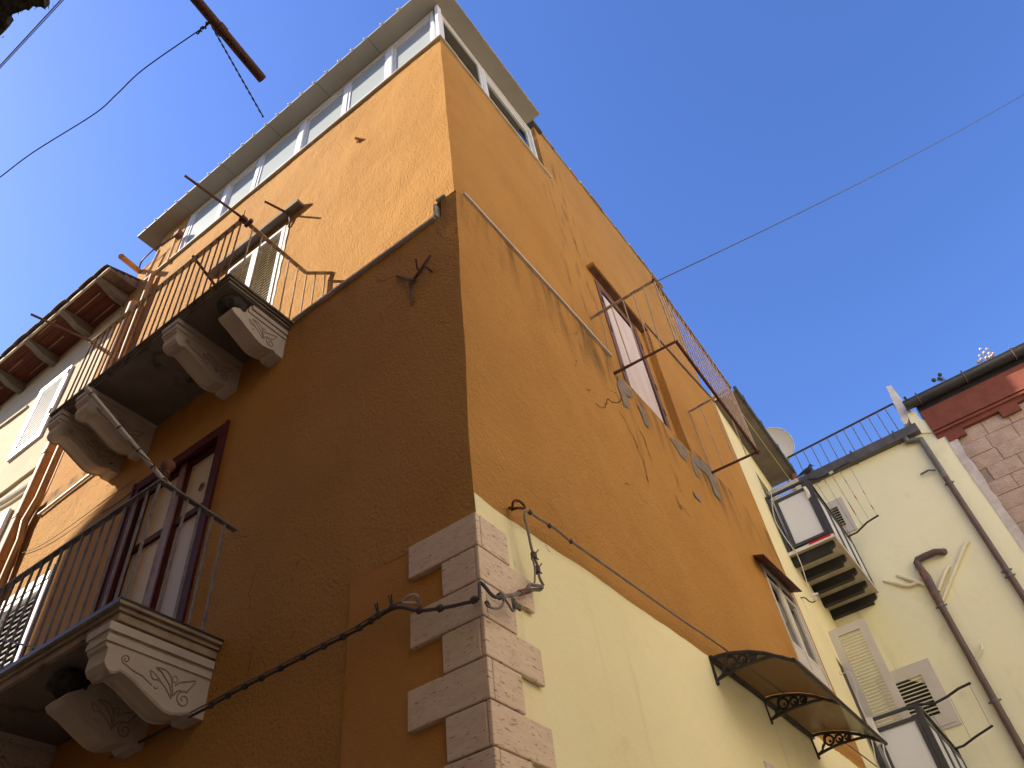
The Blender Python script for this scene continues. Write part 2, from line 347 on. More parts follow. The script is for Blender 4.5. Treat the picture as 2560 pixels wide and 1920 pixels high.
def part(name, mb, m, parent, label=None, bevel=0.0, kind=None):
    lo = Vector([min(p[i] for p in mb.v) for i in range(3)]); hi = Vector([max(p[i] for p in mb.v) for i in range(3)])
    c = (lo+hi)/2
    o = bpy.data.objects.new(name, new_mesh(name, mb, m, c))
    link(o, c, parent)
    if bevel:
        b = o.modifiers.new('bevel', 'BEVEL'); b.width = bevel; b.segments = 2; b.limit_method = 'ANGLE'
    if label: o['label'] = label
    if kind: o['kind'] = kind
    return o
def single(name, mb, m, label, cat, group=None, bevel=0.0, kind=None):
    return tag(part(name, mb, m, None, label, bevel), label, cat, group, kind)
def again(src, loc, parent, label=None):     # the same mesh once more
    o = src.copy(); link(o, loc, parent)
    if label: o['label'] = label
    return o

def wob(p, a=0.007):
    q = Vector(p)
    return q + Vector((noise.noise(q*1.3+V(3, 1, 7)), noise.noise(q*1.3+V(11, 5, 2)), 0))*a*1.4 + Vector((noise.noise(q*5+V(1, 9, 4)), noise.noise(q*5+V(8, 2, 6)), 0))*a*0.55
def wall_grid(mb, axis, val, u0, u1, z0, z1, holes=(), step=0.16, depth=0.22, amp=0.007, top=None):
    """stucco face: a grid that stands slightly out of true, with openings and their reveals. axis 'x': faces -X, u is y; 'y': faces -Y, u is x"""
    us = set([u0, u1]); zs = set([z0, z1])
    for h in holes: us |= {h[0], h[1]}; zs |= {h[2], h[3]}
    def fill(vals, st):
        v = sorted(vals); out = []
        for a, b in zip(v, v[1:]):
            n = max(1, int(round((b-a)/st))); out += [a+(b-a)*i/n for i in range(n)]
        return out+[v[-1]]
    us = fill([u for u in us if u0 <= u <= u1], step); zs = fill([z for z in zs if z0 <= z <= z1], step)
    def pt(u, z, d=0.0):
        if top: z = z0+(z-z0)*(top(u)-z0)/(z1-z0)
        p = V(val+d, u, z) if axis == 'x' else V(u, val+d, z)
        if abs(val-(XC if axis == 'x' else YC)) < .02:      # the old wall bellies out towards the top of its corner
            p.y -= .08*max(0, min(1, (z-4.4)/3.6))*max(0, 1-((u-YC)/.9 if axis == 'x' else (u-XC)/2.1))
        return p if d else wob(p, amp)
    idx = {}; vs = []; fs = []
    def vi(i, j):
        if (i, j) not in idx: idx[i, j] = len(vs); vs.append(pt(us[i], zs[j]))
        return idx[i, j]
    for i in range(len(us)-1):
        for j in range(len(zs)-1):
            cu = (us[i]+us[i+1])/2; cz = (zs[j]+zs[j+1])/2
            if any(h[0] < cu < h[1] and h[2] < cz < h[3] for h in holes): continue
            fs.append([vi(i, j), vi(i+1, j), vi(i+1, j+1), vi(i, j+1)])
    mb.add(vs, fs, True)
    for h in holes:
        a, b, c, d = h[:4]
        for (p, q) in (((a, c), (a, d)), ((b, c), (b, d)), ((a, d), (b, d)), ((a, c), (b, c))):
            n = max(1, int(max(abs(p[0]-q[0]), abs(p[1]-q[1]))/step))
            for k in range(n):
                f0, f1 = k/n, (k+1)/n
                A = (p[0]+(q[0]-p[0])*f0, p[1]+(q[1]-p[1])*f0); B = (p[0]+(q[0]-p[0])*f1, p[1]+(q[1]-p[1])*f1)
                mb.quad(pt(*A), pt(*B), pt(*B, depth), pt(*A, depth))

# ------------------------------------------------------------------ the ground
single('ground', MB().box(-400, 400, -400, 400, -0.3, 0.0), 'asphalt', 'dark asphalt ground of the two narrow streets', 'ground', kind='structure')
pv = MB(); pv.box(XC-0.75, XC-0.02, -0.3, 16, 0.0, 0.12); pv.box(XC-0.75, 14.6, YC-0.8, YC-0.02, 0.0, 0.118)
single('pavement', pv, 'paving', 'stone pavement at the foot of the corner house', 'pavement', kind='structure')

# ------------------------------------------------------------------ the corner house: walls
house = thing('orange_house', 'ochre orange corner house with travertine corner stones, two carved balconies and a glazed top floor', 'house', (XC, YC, 0))
YL = 8.42       # left end of the orange house
XR = 10.92      # right end
Z1 = 8.28       # top of the lower wall under the coping
ZS = 12.75      # underside of the top window sill
ZB = 4.63       # where the yellow paint of the street side stops
DL = (4.79, 6.10, 4.36, 6.78)          # lower balcony door
DU = (4.90, 6.05, 7.70, 10.72)         # upper balcony door
WL = (7.28, 8.10, 4.50, 6.30)          # shuttered window at the left end
lw = MB()
wall_grid(lw, 'x', XC, YC, YL, 0.0, 7.50, [DL, WL], depth=0.16)
wall_grid(lw, 'x', XC, YC, 2.23, 7.50, 7.97)
wall_grid(lw, 'x', XC, 2.23, YL, 7.50, 7.70)
WR = (9.55, 10.79, 5.73, 7.16)         # right lower window
def rtop(x): return 7.97+.06*min(1, (x-XC)/.1)+.29*min(1, (x-XC)/2)
wall_grid(lw, 'y', YC, XC, XR, 4.2, 7.80, [WR], depth=0.2)
wall_grid(lw, 'y', YC, XC, 6.02, 7.80, 8.30, top=rtop)
wall_grid(lw, 'y', YC, 6.02, 8.07, 7.80, 8.10, top=lambda x: 8.16)
wall_grid(lw, 'y', YC, 8.07, XR, 7.80, 10.9, top=lambda x: 10.87+(x-8.07)*0.145)
# tops and the cheek of the pier beside the boarded door
lw.quad(V(XC, 1.99, 7.97), V(XC, 2.23, 7.97), V(XU+.02, 2.23, 7.97), V(XU+.02, 1.99, 8.04))
lw.quad(V(XC, 2.23, 7.70), V(XC, YL, 7.70), V(XU+.02, YL, 7.70), V(XU+.02, 2.23, 7.70))
lw.quad(V(XC, 2.23, 7.70), V(XU+.02, 2.23, 7.70), V(XU+.02, 2.23, 7.97), V(XC, 2.23, 7.97))
lw.quad(V(XC+.1, 1.99, 8.04), V(4.95, YC, 8.32), V(4.95, YU+.02, 8.32), V(XC+.1, YU+.02, 8.04)); lw.quad(V(4.95, YC, 8.32), V(6.02, YC, 8.32), V(6.02, YU+.02, 8.32), V(4.95, YU+.02, 8.32))
lw.quad(V(6.02, YC, 8.16), V(8.07, YC, 8.16), V(8.07, YU+.2, 8.16), V(6.02, YU+.2, 8.16))
lw.quad(V(8.07, YC, 8.1), V(8.07, YU+.02, 8.1), V(8.07, YU+.02, 10.87), V(8.07, YC, 10.87))
lw.quad(V(8.07, YC, 10.87), V(XR, YC, 11.28), V(XR, YU+.02, 11.28), V(8.07, YU+.02, 10.87))
part('lower_wall', lw, 'orange_stucco', house)
ub = MB()
DR = (6.60, 7.84, 8.24, 10.66)         # boarded door on the street side
ULE = 9.05
wall_grid(ub, 'x', XU, YU, ULE, 7.3, ZS, [DU], depth=0.2)
wall_grid(ub, 'x', XU, 8.66, ULE, ZS, 13.5)
wall_grid(ub, 'y', YU, XU, 5.86, 7.3, ZS, depth=0.2)
wall_grid(ub, 'y', YU, 5.86, 10.98, 8.0, 14.5, [DR], depth=0.2, top=lambda x: 14.55+(x-5.86)*0.095)
ub.quad(V(5.86, YU, ZS), V(5.86, YU+.5, ZS), V(5.86, YU+.5, 14.55), V(5.86, YU, 14.55))
ub.quad(V(10.98, YU, 8), V(10.98, YU+1.5, 8), V(10.98, YU+1.5, 15.0), V(10.98, YU, 15.03))
ub.quad(V(XU, ULE, 8), V(XU+1.5, ULE, 8), V(XU+1.5, ULE, 13.5), V(XU, ULE, 13.5))
ub.quad(V(5.86, YU, 14.55), V(10.98, YU, 15.03), V(10.98, YU+.5, 15.03), V(5.86, YU+.5, 14.55))
part('upper_wall', ub, 'orange_stucco', house)
yb = MB(); wall_grid(yb, 'y', YC-0.004, XC-0.001, XR, 0.0, ZB+0.012, step=0.09, top=lambda x: float(np.interp(x, [2.946, 3.43, 4.41, 6.33, 10.9], [4.45, 4.484, 4.541, 4.635, 4.72]))+0.016*noise.noise(V(x*3, 1, 2))+0.014*noise.noise(V(x*11, 4, 2))+(0.02 if x < 3.05 else 0))
part('yellow_base_wall', yb, 'yellow_stucco', house, 'pale yellow painted base of the street wall')
core = MB(); core.box(XC+.24, XR, YC+.24, YL, 0.0, 7.4); core.box(XU+.24, 10.95, YU+.24, ULE, 7.4, ZS-0.02)
core.box(XU+.5, 5.8, YU+.6, ULE, ZS, 14.2); core.box(5.9, 10.95, YU+.3, ULE, ZS, 14.5)
part('inner_core', core, 'dark_room', house)
# repainted band beside the corner stones, standing a few millimetres out of the older plaster
rp = MB()
def rp_top(y): return 4.305 - 0.02*noise.noise(V(y*4, 3, 1))
n = 16
pv_ = []
for i in range(n+1):
    y = YC+0.0 + (3.06-YC)*i/n
    pv_.append(y)
vs = []
for y in pv_:
    for z in np.linspace(0.5, 1, 2): pass
wall_grid(rp, 'x', XC-0.012, YC, 3.04, 0.0, 4.3, step=0.2, top=rp_top)
rp.quad(V(XC-0.012, 3.04, 0), V(XC-0.012, 3.04, 4.3), V(XC+0.02, 3.04, 4.3), V(XC+0.02, 3.04, 0))
rp.quad(V(XC-0.012, YC, 4.29), V(XC-0.012, 3.04, 4.3), V(XC+0.02, 3.04, 4.3), V(XC+0.02, YC, 4.29))
part('repainted_band', rp, 'orange_repaint', house)

# copings
cp = MB()
cp.box(XC-0.035, XU, 2.23, 4.04, 7.703, 7.73)
part('coping_strip', cp, 'coping_stone', house)
cp = MB().box(XC-0.03, XU, 2.206, 2.232, 7.735, 7.93); part('coping_strip', cp, 'coping_stone', house)
cp = MB().box(XC-0.025, XU, 2.10, 2.20, 7.973, 7.998); part('coping_strip', cp, 'coping_stone', house)
cp = MB().hexa([V(3.07, 1.965, 8.05), V(4.95, YC-.035, 8.322), V(4.95, YU, 8.322), V(3.07, YU, 8.05), V(3.07, 1.965, 8.078), V(4.95, YC-.035, 8.35), V(4.95, YU, 8.35), V(3.07, YU, 8.078)]).box(4.951, 6.0, YC-.035, YU, 8.322, 8.35); part('coping_strip', cp, 'coping_stone', house)
cp = MB().prism([V(8.05, YC-0.03, 10.875), V(XR, YC-0.03, 11.29), V(XR, YC-0.03, 11.32), V(8.05, YC-0.03, 10.905)], (0, 0.14, 0)); part('coping_strip', cp, 'cement_patch', house)
cp = MB()
for i in range(26):
    x = 5.9+i*0.196; z = 14.56+(x-5.86)*0.095
    cp.box(x, x+0.19, YU-0.02-0.02*random.random(), YU+.5, z, z+0.03+0.03*random.random())
part('coping_strip', cp, 'stone_edge', house)

# corner stones
QZ = [4.301, 4.074, 3.856, 3.643, 3.425, 3.211, 2.995]
QZ += [QZ[-1]-0.2165*(i+1) for i in range(14)]
first = {}
for i in range(len(QZ)-1):
    zt, zb = QZ[i]-0.004, QZ[i+1]+0.004
    la, lb = (0.47, 0.255) if i % 2 == 0 else (0.235, 0.47)
    la += random.uniform(-.012, .012); lb += random.uniform(-.012, .012)
    t = 0.035
    q = MB().box(XC-0.012-t, XC-0.006, YC-t if i % 2 == 0 else YC-0.005, YC+la, zb, zt)
    part('corner_stone', q, 'travertine', house, bevel=0.007)
    q = MB().box(XC-0.003 if i % 2 == 0 else XC-0.012-t, XC+lb, YC-t, YC-0.010, zb, zt)
    part('corner_stone', q, 'travertine', house, bevel=0.007)

# patches of bare cement, cracks, flakes
def sheet(name, pts, m, lift, n, label=None):
    mb = MB(); nv = Vector(n)*lift
    p = [Vector(q)+nv for q in pts]
    mb.add(p, [list(range(len(p)))])
    return part(name, mb, m, house, label)
def rag(pts, a=0.012, sub=4):
    out = []
    for p, q in zip(pts, pts[1:]+pts[:1]):
        for k in range(sub):
            r = p.lerp(q, k/sub); out.append(r+V(random.uniform(-a, a), 0, random.uniform(-a, a)))
    return out
for poly in ([(330, 800), (415, 890), (430, 935), (395, 925), (408, 1000), (380, 990), (345, 890)],
             [(455, 970), (500, 1020), (532, 1125), (505, 1105), (485, 1050)],
             [(640, 1165), (745, 1235), (748, 1310), (715, 1290), (680, 1225)],
             [(765, 1265), (870, 1330), (920, 1400), (950, 1545), (915, 1510), (880, 1405), (810, 1340), (832, 1415), (800, 1395), (775, 1310)],
             [(785, 1490), (835, 1535), (830, 1550), (795, 1520)]):
    sheet('cement_patch', rag([hy(YC, '6', *p) for p in poly], .02, 7), 'cement_patch', 0.011, (0, -1, 0))
def crack(pts, wd, axis, m='crack_dark'):
    mb = MB(); P = [Vector(p) for p in pts]; out = []
    for a, b in zip(P, P[1:]):
        for k in range(5):
            q = a.lerp(b, k/5); j = (b-a).length*0.06
            if axis == 'y': q += V(random.uniform(-j, j), 0, random.uniform(-j, j))
            else: q += V(0, random.uniform(-j, j), random.uniform(-j, j))
            out.append(q)
    out.append(P[-1]); nrm = V(0, -1, 0) if axis == 'y' else V(-1, 0, 0)
    k = len(out); L, Rr = [], []
    for i, q in enumerate(out):
        t = (out[min(i+1, k-1)]-out[max(i-1, 0)]).normalized(); sd_ = t.cross(nrm)
        ww = wd*random.uniform(0.3, 1.3)*(0.25 if i in (0, k-1) else 1)
        L.append(q+sd_*ww+nrm*0.010); Rr.append(q-sd_*ww+nrm*0.010)
    mb.add(L+Rr, [[i, i+1, k+i+1, k+i] for i in range(k-1)])
    part('crack', mb, m, house)
for pts, wd in (([(210, 975), (260, 1000), (280, 950), (330, 965), (370, 950)], .006), ([(345, 1010), (395, 1100), (450, 1210), (490, 1310), (520, 1440)], .007),
                ([(445, 1080), (500, 1190), (525, 1270), (545, 1310)], .009), ([(640, 1320), (680, 1390), (700, 1450), (720, 1500)], .006),
                ([(690, 1545), (720, 1600)], .016), ([(665, 1465), (695, 1550), (740, 1600), (775, 1650)], .005), ([(270, 880), (330, 910), (350, 960)], .004),
                ([(60, 650), (95, 700), (90, 760)], .003), ([(80, 560), (105, 545)], .004), ([(380, 1440), (410, 1450)], .006), ([(430, 1430), (480, 1540), (520, 1570)], .003),
                ([(150, 885), (180, 895)], .006), ([(510, 1400), (520, 1440)], .014)):
    crack([hy(YC, '6', *p) for p in pts], wd, 'y')
for pts, wd in (([(30, 940), (180, 965), (300, 910), (410, 855)], .004), ([(530, 780), (590, 735)], .003), ([(600, 340), (555, 440), (545, 530)], .003)):
    crack([hx(XC, 'm', *p) for p in pts], wd, 'x')
for pts, wd in (([(1510, 1000), (1540, 1070), (1590, 1110), (1610, 1170)], .003), ([(1590, 1220), (1700, 1140), (1860, 1045)], .003), ([(1560, 665), (1640, 615)], .004)):
    crack([hx(XC, 'c', *p) for p in pts], wd, 'x')
for pts, wd in (([(1480, 530), (1440, 640), (1450, 760)], .002), ([(1460, 950), (1435, 1100), (1440, 1180)], .002), ([(1340, 340), (1440, 330)], .003)):
    crack([hx(XC, '4', *p) for p in pts], wd, 'x')
for (k, x, y, s) in (('m', 1660, 560, .02), ('m', 1590, 700, .012), ('m', 1490, 400, .012), ('m', 1720, 420, .02), ('m', 1640, 450, .016), ('m', 1410, 500, .008), ('m', 625, 640, .008),
                     ('4', 1720, 480, .02), ('4', 1735, 610, .016), ('4', 1668, 720, .014), ('4', 1700, 660, .01), ('4', 1690, 570, .012), ('4', 1640, 720, .012), ('5', 100, 560, .022), ('5', 70, 650, .016), ('5', 25, 620, .012),
                     ('5', 20, 680, .01), ('5', 70, 950, .016), ('5', 50, 780, .01), ('5', 110, 740, .01), ('5', 390, 135, .012), ('D', 165, 120, .014), ('D', 120, 90, .012), ('D', 185, 270, .012), ('D', 310, 290, .012), ('D', 75, 430, .014), ('D', 215, 395, .02),
                     ('3', 1670, 1500, .018), ('3', 1690, 1470, .016), ('3', 1800, 1135, .01), ('3', 1660, 1530, .012), ('3', 2130, 690, .016), ('3', 2050, 650, .012), ('3', 2000, 780, .01)):
    c = hx(XC, k, x, y); d = V(0, -0.75, 0.6).normalized()*s
    crack([c-d, c+d*0.2, c+d], s*0.28, 'x', 'flaked_plaster')

# ------------------------------------------------------------------ top floor glazing and roof
SO = 14.265      # roof soffit
sl = MB().box(XU-0.045, XU+.35, YU-0.04, 8.64, ZS, ZS+0.035); part('window_sill', sl, 'sill_stone', house, bevel=0.006)
sl = MB().box(XU+.35, 5.98, YU-0.036, YU+.3, ZS, ZS+0.034); part('window_sill', sl, 'sill_stone', house, bevel=0.006)
GX = XU+0.035    # outer face of the frames on the alley side
def frame_rect(mb, f, u0, u1, z0, z1, t, dp):      # f(u, z, d) -> point
    for (a, b, c, d) in ((u0, u1, z0, z0+t), (u0, u1, z1-t, z1), (u0, u0+t, z0+t, z1-t), (u1-t, u1, z0+t, z1-t)):
        mb.hexa([f(a, c, 0), f(b, c, 0), f(b, c, dp), f(a, c, dp), f(a, d, 0), f(b, d, 0), f(b, d, dp), f(a, d, dp)])
zb_, zt_ = ZS+0.045, SO-0.01
# alley side: mullions read off the photograph
def ygl(k, x, y): return hx(GX, k, x, y).y
mull = [ygl('o', 1640, 700), ygl('o', 905, 1250), ygl('o', 160, 1659), ygl('p', 1580, 1220), ygl('p', 1010, 1600), ygl('b', 1690, 100), ygl('b', 1090, 560)]
edges_y = [YU+0.0]
y_l = [2.31, 3.16, 4.02, 4.92, 5.86, 6.86, 7.86]
import sys
print('mullions', [round(m, 2) for m in mull], file=sys.stderr)
y_l = [2.30, 3.18, 4.10, 5.08, 6.11, 6.94, 7.88]
fx = lambda u, z, d: V(GX+d, u, z)
cpst = MB().box(GX-0.03, GX+0.06, YU-0.0, 2.235, zb_, zt_); part('corner_post', cpst, 'white_frame', house, bevel=0.006)
for i in range(len(y_l)-1):
    a, b = y_l[i]-0.005, y_l[i+1]-0.005
    wf = MB()
    frame_rect(wf, fx, a, b, zb_-.01, zt_, 0.05, 0.07)
    off = 0.0 if i % 2 else 0.028
    frame_rect(wf, lambda u, z, d: V(GX+0.012+off+d, u, z), a+0.055, b-0.055, zb_+0.055, zt_-0.055-(0.05 if i % 2 == 0 else 0), 0.045, 0.03)
    if i % 2 == 0: wf.box(GX+0.02, GX+0.06, a+.055, b-.055, zt_-0.105, zt_-0.055)
    f = part('window', wf, 'white_frame', house)
    gp = MB().box(GX+0.026+off, GX+0.031+off, a+.1, b-.1, zb_+.1, zt_-.1-(0.05 if i % 2 == 0 else 0))
    part('pane', gp, 'frosted_pane', f)
    cu = MB(); k = 24; yy = [a+.06+(b-a-.12)*j/k for j in range(k+1)]
    for j in range(k):
        d0 = 0.012*math.sin(j*1.9+i); d1 = 0.012*math.sin((j+1)*1.9+i)
        cu.add([V(GX+.11+d0, yy[j], zb_), V(GX+.11+d1, yy[j+1], zb_), V(GX+.11+d1, yy[j+1], zt_), V(GX+.11+d0, yy[j], zt_)], [[0, 1, 2, 3]], True)
    part('curtain', cu, 'curtain_grey', f)
    lc = MB().box(GX+.021+off, GX+.024+off, a+.1, b-.1, zb_+.1, zb_+0.36)
    part('lace_strip', lc, 'lace', f)
part('window_post', MB().box(GX, GX+.07, y_l[-1]-0.005, y_l[-1]+0.06, zb_, zt_), 'white_frame', house)
part('end_pier', MB().box(XU+.02, XU+.3, y_l[-1]+0.062, 8.66, ZS+.045, SO), 'orange_stucco', house)
# street side
GY = YU+0.04
fy = lambda u, z, d: V(u, GY+d, z)
def xgl(k, x, y): return hy(GY, k, x, y).x
x_l = [3.30, xgl('2', 1320, 730), 5.80]
print('street mull', x_l, file=sys.stderr)
for i in range(2):
    a, b = x_l[i], x_l[i+1]-0.01
    wf = MB(); frame_rect(wf, fy, a, b, ZS+.04, zt_, 0.055, 0.07)
    off = 0.0 if i == 0 else 0.028
    frame_rect(wf, lambda u, z, d: V(u, GY+.012+off+d, z), a+.055, b-.055, ZS+.095, zt_-.055-(0.06 if i else 0), 0.05, 0.03)
    if i: wf.box(a+.055, b-.055, GY+.02, GY+.06, zt_-.115, zt_-.055)
    f = part('window', wf, 'white_aluminium', house)
    part('pane', MB().box(a+.1, b-.1, GY+.026+off, GY+.031+off, ZS+.14, zt_-.1), 'window_glass', f)
    part('curtain', MB().box(a+.06, b-.06, GY+.22, GY+.23, ZS+.05, zt_), 'curtain_dark', f)  # dark grey sheet stands for the unlit interior behind the glass
part('corner_post', MB().box(GX+.062, 3.295, YU-0.0, YU+.06, zb_, zt_), 'white_aluminium', house, bevel=0.006)

# roof of ribbed sandwich panels, seams running away from the alley
RX = hz(SO, '1', 1580, 740).x; RY = hz(SO, '2', 1400, 460).y
RXR = hz(SO, '2', 1722, 915).x
print('roof', RX, RY, RXR, file=sys.stderr)
seams = [RY] + [hz(SO, *p).y for p in (('o', 575, 695), ('1', 1880, 495), ('1', 1590, 740), ('1', 1305, 965), ('1', 1040, 1180))] + [hz(SO, '', 333, 586).y]
print('seams', [round(s, 2) for s in seams], file=sys.stderr)
for a, b in zip(seams, seams[1:]):
    rf = MB(); rf.box(RX, RXR, a+0.004, b-0.004, SO, SO+0.05)
    nr = 4; wv = (b-a)/nr
    for j in range(nr):
        y0 = a+wv*j+0.004
        rf.prism([V(RX-0.006, y0+.01, SO+.05), V(RX-0.006, y0+.10, SO+.05), V(RX-0.006, y0+.08, SO+.085), V(RX-0.006, y0+.03, SO+.085)], (RXR-RX, 0, 0))
    if a > 2.5: 
        pass
    o = part('roof_panel', rf, 'soffit_panel', house)
    for j in range(nr):
        y0 = a+wv*j+0.06
        part('screw_cap', MB().ball(V(RX-0.012, y0, SO+.055), 0.016, 8, 5), 'screw_cap', o)
gs = MB()
for j in range(6): gs.box(RX+.3, RXR-.01, RY+.03+.05*j, RY+.034+.05*j, SO-0.003, SO+0.001)
part('soffit_groove', gs, 'roof_metal', house, kind='stuff')
part('roof_trim', MB().box(RX, RXR+.005, RY-0.012, RY+.002, SO+.01, SO+.06), 'roof_metal', house)
part('roof_cap', MB().box(RXR-.05, 6.05, YU-.06, YU+.5, 14.45, 14.53), 'gutter_metal', house)
part('roof_end_wall', MB().box(5.83, 5.858, YU+.08, YU+.5, SO, 14.46), 'dark_room', house)

# ------------------------------------------------------------------ carved balconies on the alley
CORB = [(.763, .283), (.763, .215), (.757, .165), (.755, .14), (.735, .125), (.735, .04), (.71, .008), (.672, .0), (.64, .012), (.616, .03), (.585, .024), (.52, 0.0),
        (.417, -.053), (.311, -.102), (.277, -.113), (.226, -.117), (.153, -.098), (.112, -.077), (.082, -.104), (.0, -.10)]
def smooth2(P):
    if len(P) > 20: return P
    P = [Vector((a, b)) for a, b in P]; out = []
    for i in range(len(P)-1):
        p0, p1, p2, p3 = P[max(i-1, 0)], P[i], P[i+1], P[min(i+2, len(P)-1)]
        for k in range(4):
            t = k/4; out.append(0.5*((2*p1)+(-p0+p2)*t+(2*p0-5*p1+4*p2-p3)*t*t+(-p0+3*p1-3*p2+p3)*t**3))
    return [tuple(p) for p in out+[P[-1]]]
def corbel(parent, y, zt, wd=0.19, m='corbel_plaster', broken=False):
    z0 = zt-0.283
    prof = [p for p in CORB]
    if broken: prof = [(.44, .283), (.46, .21), (.52, .15), (.60, .10), (.625, .06), (.60, .03), (.52, 0.0)] + [p for p in CORB if p[0] < .45]
    mb = MB()
    poly = [V(XC-d, y, z0+z) for d, z in prof]+[V(XC+.05, y, z0-.10), V(XC+.05, y, z0+.283)]
    # rounded underside: three lobes across the width
    n = len(prof); ys = [0, .04, .08, .5, .92, .96, 1]; lift = [0, .014, .0, .012, 0, .014, 0]
    rows = []
    for f, l in zip(ys, lift):
        rows.append([V(XC-d, y+wd*f, z0+z-(l if 6 < i < n-2 and not broken else 0)) for i, (d, z) in enumerate(prof)])
    vs = [p for r in rows for p in r]; fs = []
    for a in range(len(rows)-1):
        for i in range(n-1): fs.append([a*n+i, a*n+i+1, (a+1)*n+i+1, (a+1)*n+i])
    mb.add(vs, fs)
    for yy in (y, y+wd):
        pp = [V(p.x, yy, p.z) for p in poly]; mb.add(pp, [list(range(len(pp)))])
    # mouldings along the top of both cheeks and the front
    if True:
        for (d1, zz, hh, pr) in (((.775, .23, .053, .022), (.765, .165, .045, .012)) if not broken else ((.43, .23, .053, .02), (.46, .165, .045, .012))):
            for yy in (y-pr, y+wd): mb.box(XC-d1, XC-.001, yy, yy+pr, z0+zz, z0+zz+hh)
            if not broken: mb.box(XC-d1-.001, XC-d1+.03, y-pr+.001, y+wd+pr-.001, z0+zz+.001, z0+zz+hh-.001)
    # carving on the near cheek: scrolls, leaves and buds
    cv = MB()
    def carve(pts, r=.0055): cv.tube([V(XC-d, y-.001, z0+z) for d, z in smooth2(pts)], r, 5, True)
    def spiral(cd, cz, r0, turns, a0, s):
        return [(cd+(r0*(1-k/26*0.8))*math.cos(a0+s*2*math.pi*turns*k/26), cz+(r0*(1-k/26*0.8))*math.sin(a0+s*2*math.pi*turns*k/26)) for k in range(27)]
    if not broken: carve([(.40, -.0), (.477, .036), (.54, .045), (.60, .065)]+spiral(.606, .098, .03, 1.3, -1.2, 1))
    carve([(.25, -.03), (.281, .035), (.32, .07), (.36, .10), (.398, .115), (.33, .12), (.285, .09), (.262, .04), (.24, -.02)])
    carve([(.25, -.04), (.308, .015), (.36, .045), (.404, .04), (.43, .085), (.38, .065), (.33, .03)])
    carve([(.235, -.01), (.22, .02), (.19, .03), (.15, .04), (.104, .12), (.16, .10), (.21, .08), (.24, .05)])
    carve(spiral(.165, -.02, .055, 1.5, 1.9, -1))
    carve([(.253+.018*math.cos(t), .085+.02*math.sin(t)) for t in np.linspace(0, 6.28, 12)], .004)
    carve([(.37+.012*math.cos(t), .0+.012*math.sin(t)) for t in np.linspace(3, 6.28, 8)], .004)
    if broken:
        hb_ = MB(); hb_.ball(V(XC-.56, y+wd*.5, z0+.19), .12, 12, 8, (1.1, 1.0, .75)); hb_.v = [p+V(noise.noise(p*14), noise.noise(p*14+V(5, 5, 5)), noise.noise(p*14+V(9, 1, 2)))*.05 for p in hb_.v]
        part('hole_shade_lump', hb_, 'moss_and_hole_shade', parent)  # near-black lump standing in for the shade of the broken-out hole
    o = part('corbel', mb, m, parent)
    if parent is None: return o
    part('carving', cv, 'groove_shade_dirt', parent, kind='stuff')
    return o

# lower balcony
YA = 4.25
sb = MB()
XO = XC-0.775
sb.box(XO+.03, XC-.001, YA+.03, 9.0, 4.275, 4.33); sb.box(XO+.012, XC-.001, YA+.012, 9.0, 4.331, 4.36); sb.box(XO-.012, XC-.001, YA-.012, 9.0, 4.361, 4.395)
bal1 = part('balcony', sb, 'stone_edge', house, 'lower carved stone balcony with grey iron railing', bevel=0.006)
part('edge_strip', MB().box(XO-.016, XO-.0125, YA-.012, 9.0, 4.366, 4.40).box(XO-.016, XC, YA-.016, YA-.0125, 4.384, 4.40), 'black_iron', bal1)
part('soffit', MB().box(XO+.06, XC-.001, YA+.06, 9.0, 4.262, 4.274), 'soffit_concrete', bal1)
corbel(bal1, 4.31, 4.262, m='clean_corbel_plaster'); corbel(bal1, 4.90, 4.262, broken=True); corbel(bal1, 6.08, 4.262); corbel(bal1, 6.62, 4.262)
XRL = 2.215; ZR = hx(XRL, 't', 950, 370).z; YRL = hx(XRL, 't', 950, 370).y
print('rail', XRL, YRL, ZR, file=sys.stderr)
part('handrail', MB().bar(V(XRL, YRL-.02, ZR), V(XRL, 9.0, ZR), .045, .014).bar(V(XRL, YRL, ZR+.0), V(XC-.01, YRL+.06, ZR-.02), .045, .014), 'grey_iron', bal1)
b0 = None
nb = 30
for i in range(nb):
    y = YRL+0.012+i*0.128
    lean = 0.012*math.sin(i*2.1)
    if i % 7 == 3 or b0 is None:
        b0 = part('baluster', MB().tube([V(XRL, y, 4.39), V(XRL+lean*.3, y+lean, 4.9), V(XRL, y, ZR-.005)], .0105, 7), 'grey_iron', bal1); y0b = y
    else: again(b0, WORLD[b0.name]+V(0, y-y0b, 0), bal1)
bx = None
for i in range(1, 6):
    x = XRL+i*0.122; z1 = ZR-0.02*i/6
    if bx is None: bx = part('baluster', MB().tube([V(x, YRL+.01*i, 4.39), V(x, YRL+.012*i, 4.9), V(x, YRL+.01*i, z1-.004)], .0105, 7), 'grey_iron', bal1)
    else: again(bx, WORLD[bx.name]+V((i-1)*.122, .01*(i-1), -.003*i), bal1)
part('stay_bar', MB().bar(V(XRL, hx(XRL, 'u', 60, 920).y, hx(XRL, 'u', 60, 920).z), V(XRL, hx(XRL, 'u', 440, 1010).y, hx(XRL, 'u', 440, 1010).z), .03, .01), 'grey_iron', bal1)
p0 = V(XRL, YRL, ZR+.03)
d_ = 1.05
best = None
for k in range(40, 200):      # length of the pole so that its far end lies on the sight line seen in the photograph
    q = p0+V(-k*.01, 0.0, 0)
    for dz in np.linspace(0, .9, 46):
        for dy in (0.0, .1, .2):
            qq = q+V(0, dy, float(dz)); e = np.linalg.norm(pix(qq)-np.array([230, 1028]))
            if (best is None or e < best[0]) and 0.9 < (qq-p0).length < 1.35: best = (e, qq)
print('pole', best, file=sys.stderr)
pe = best[1]
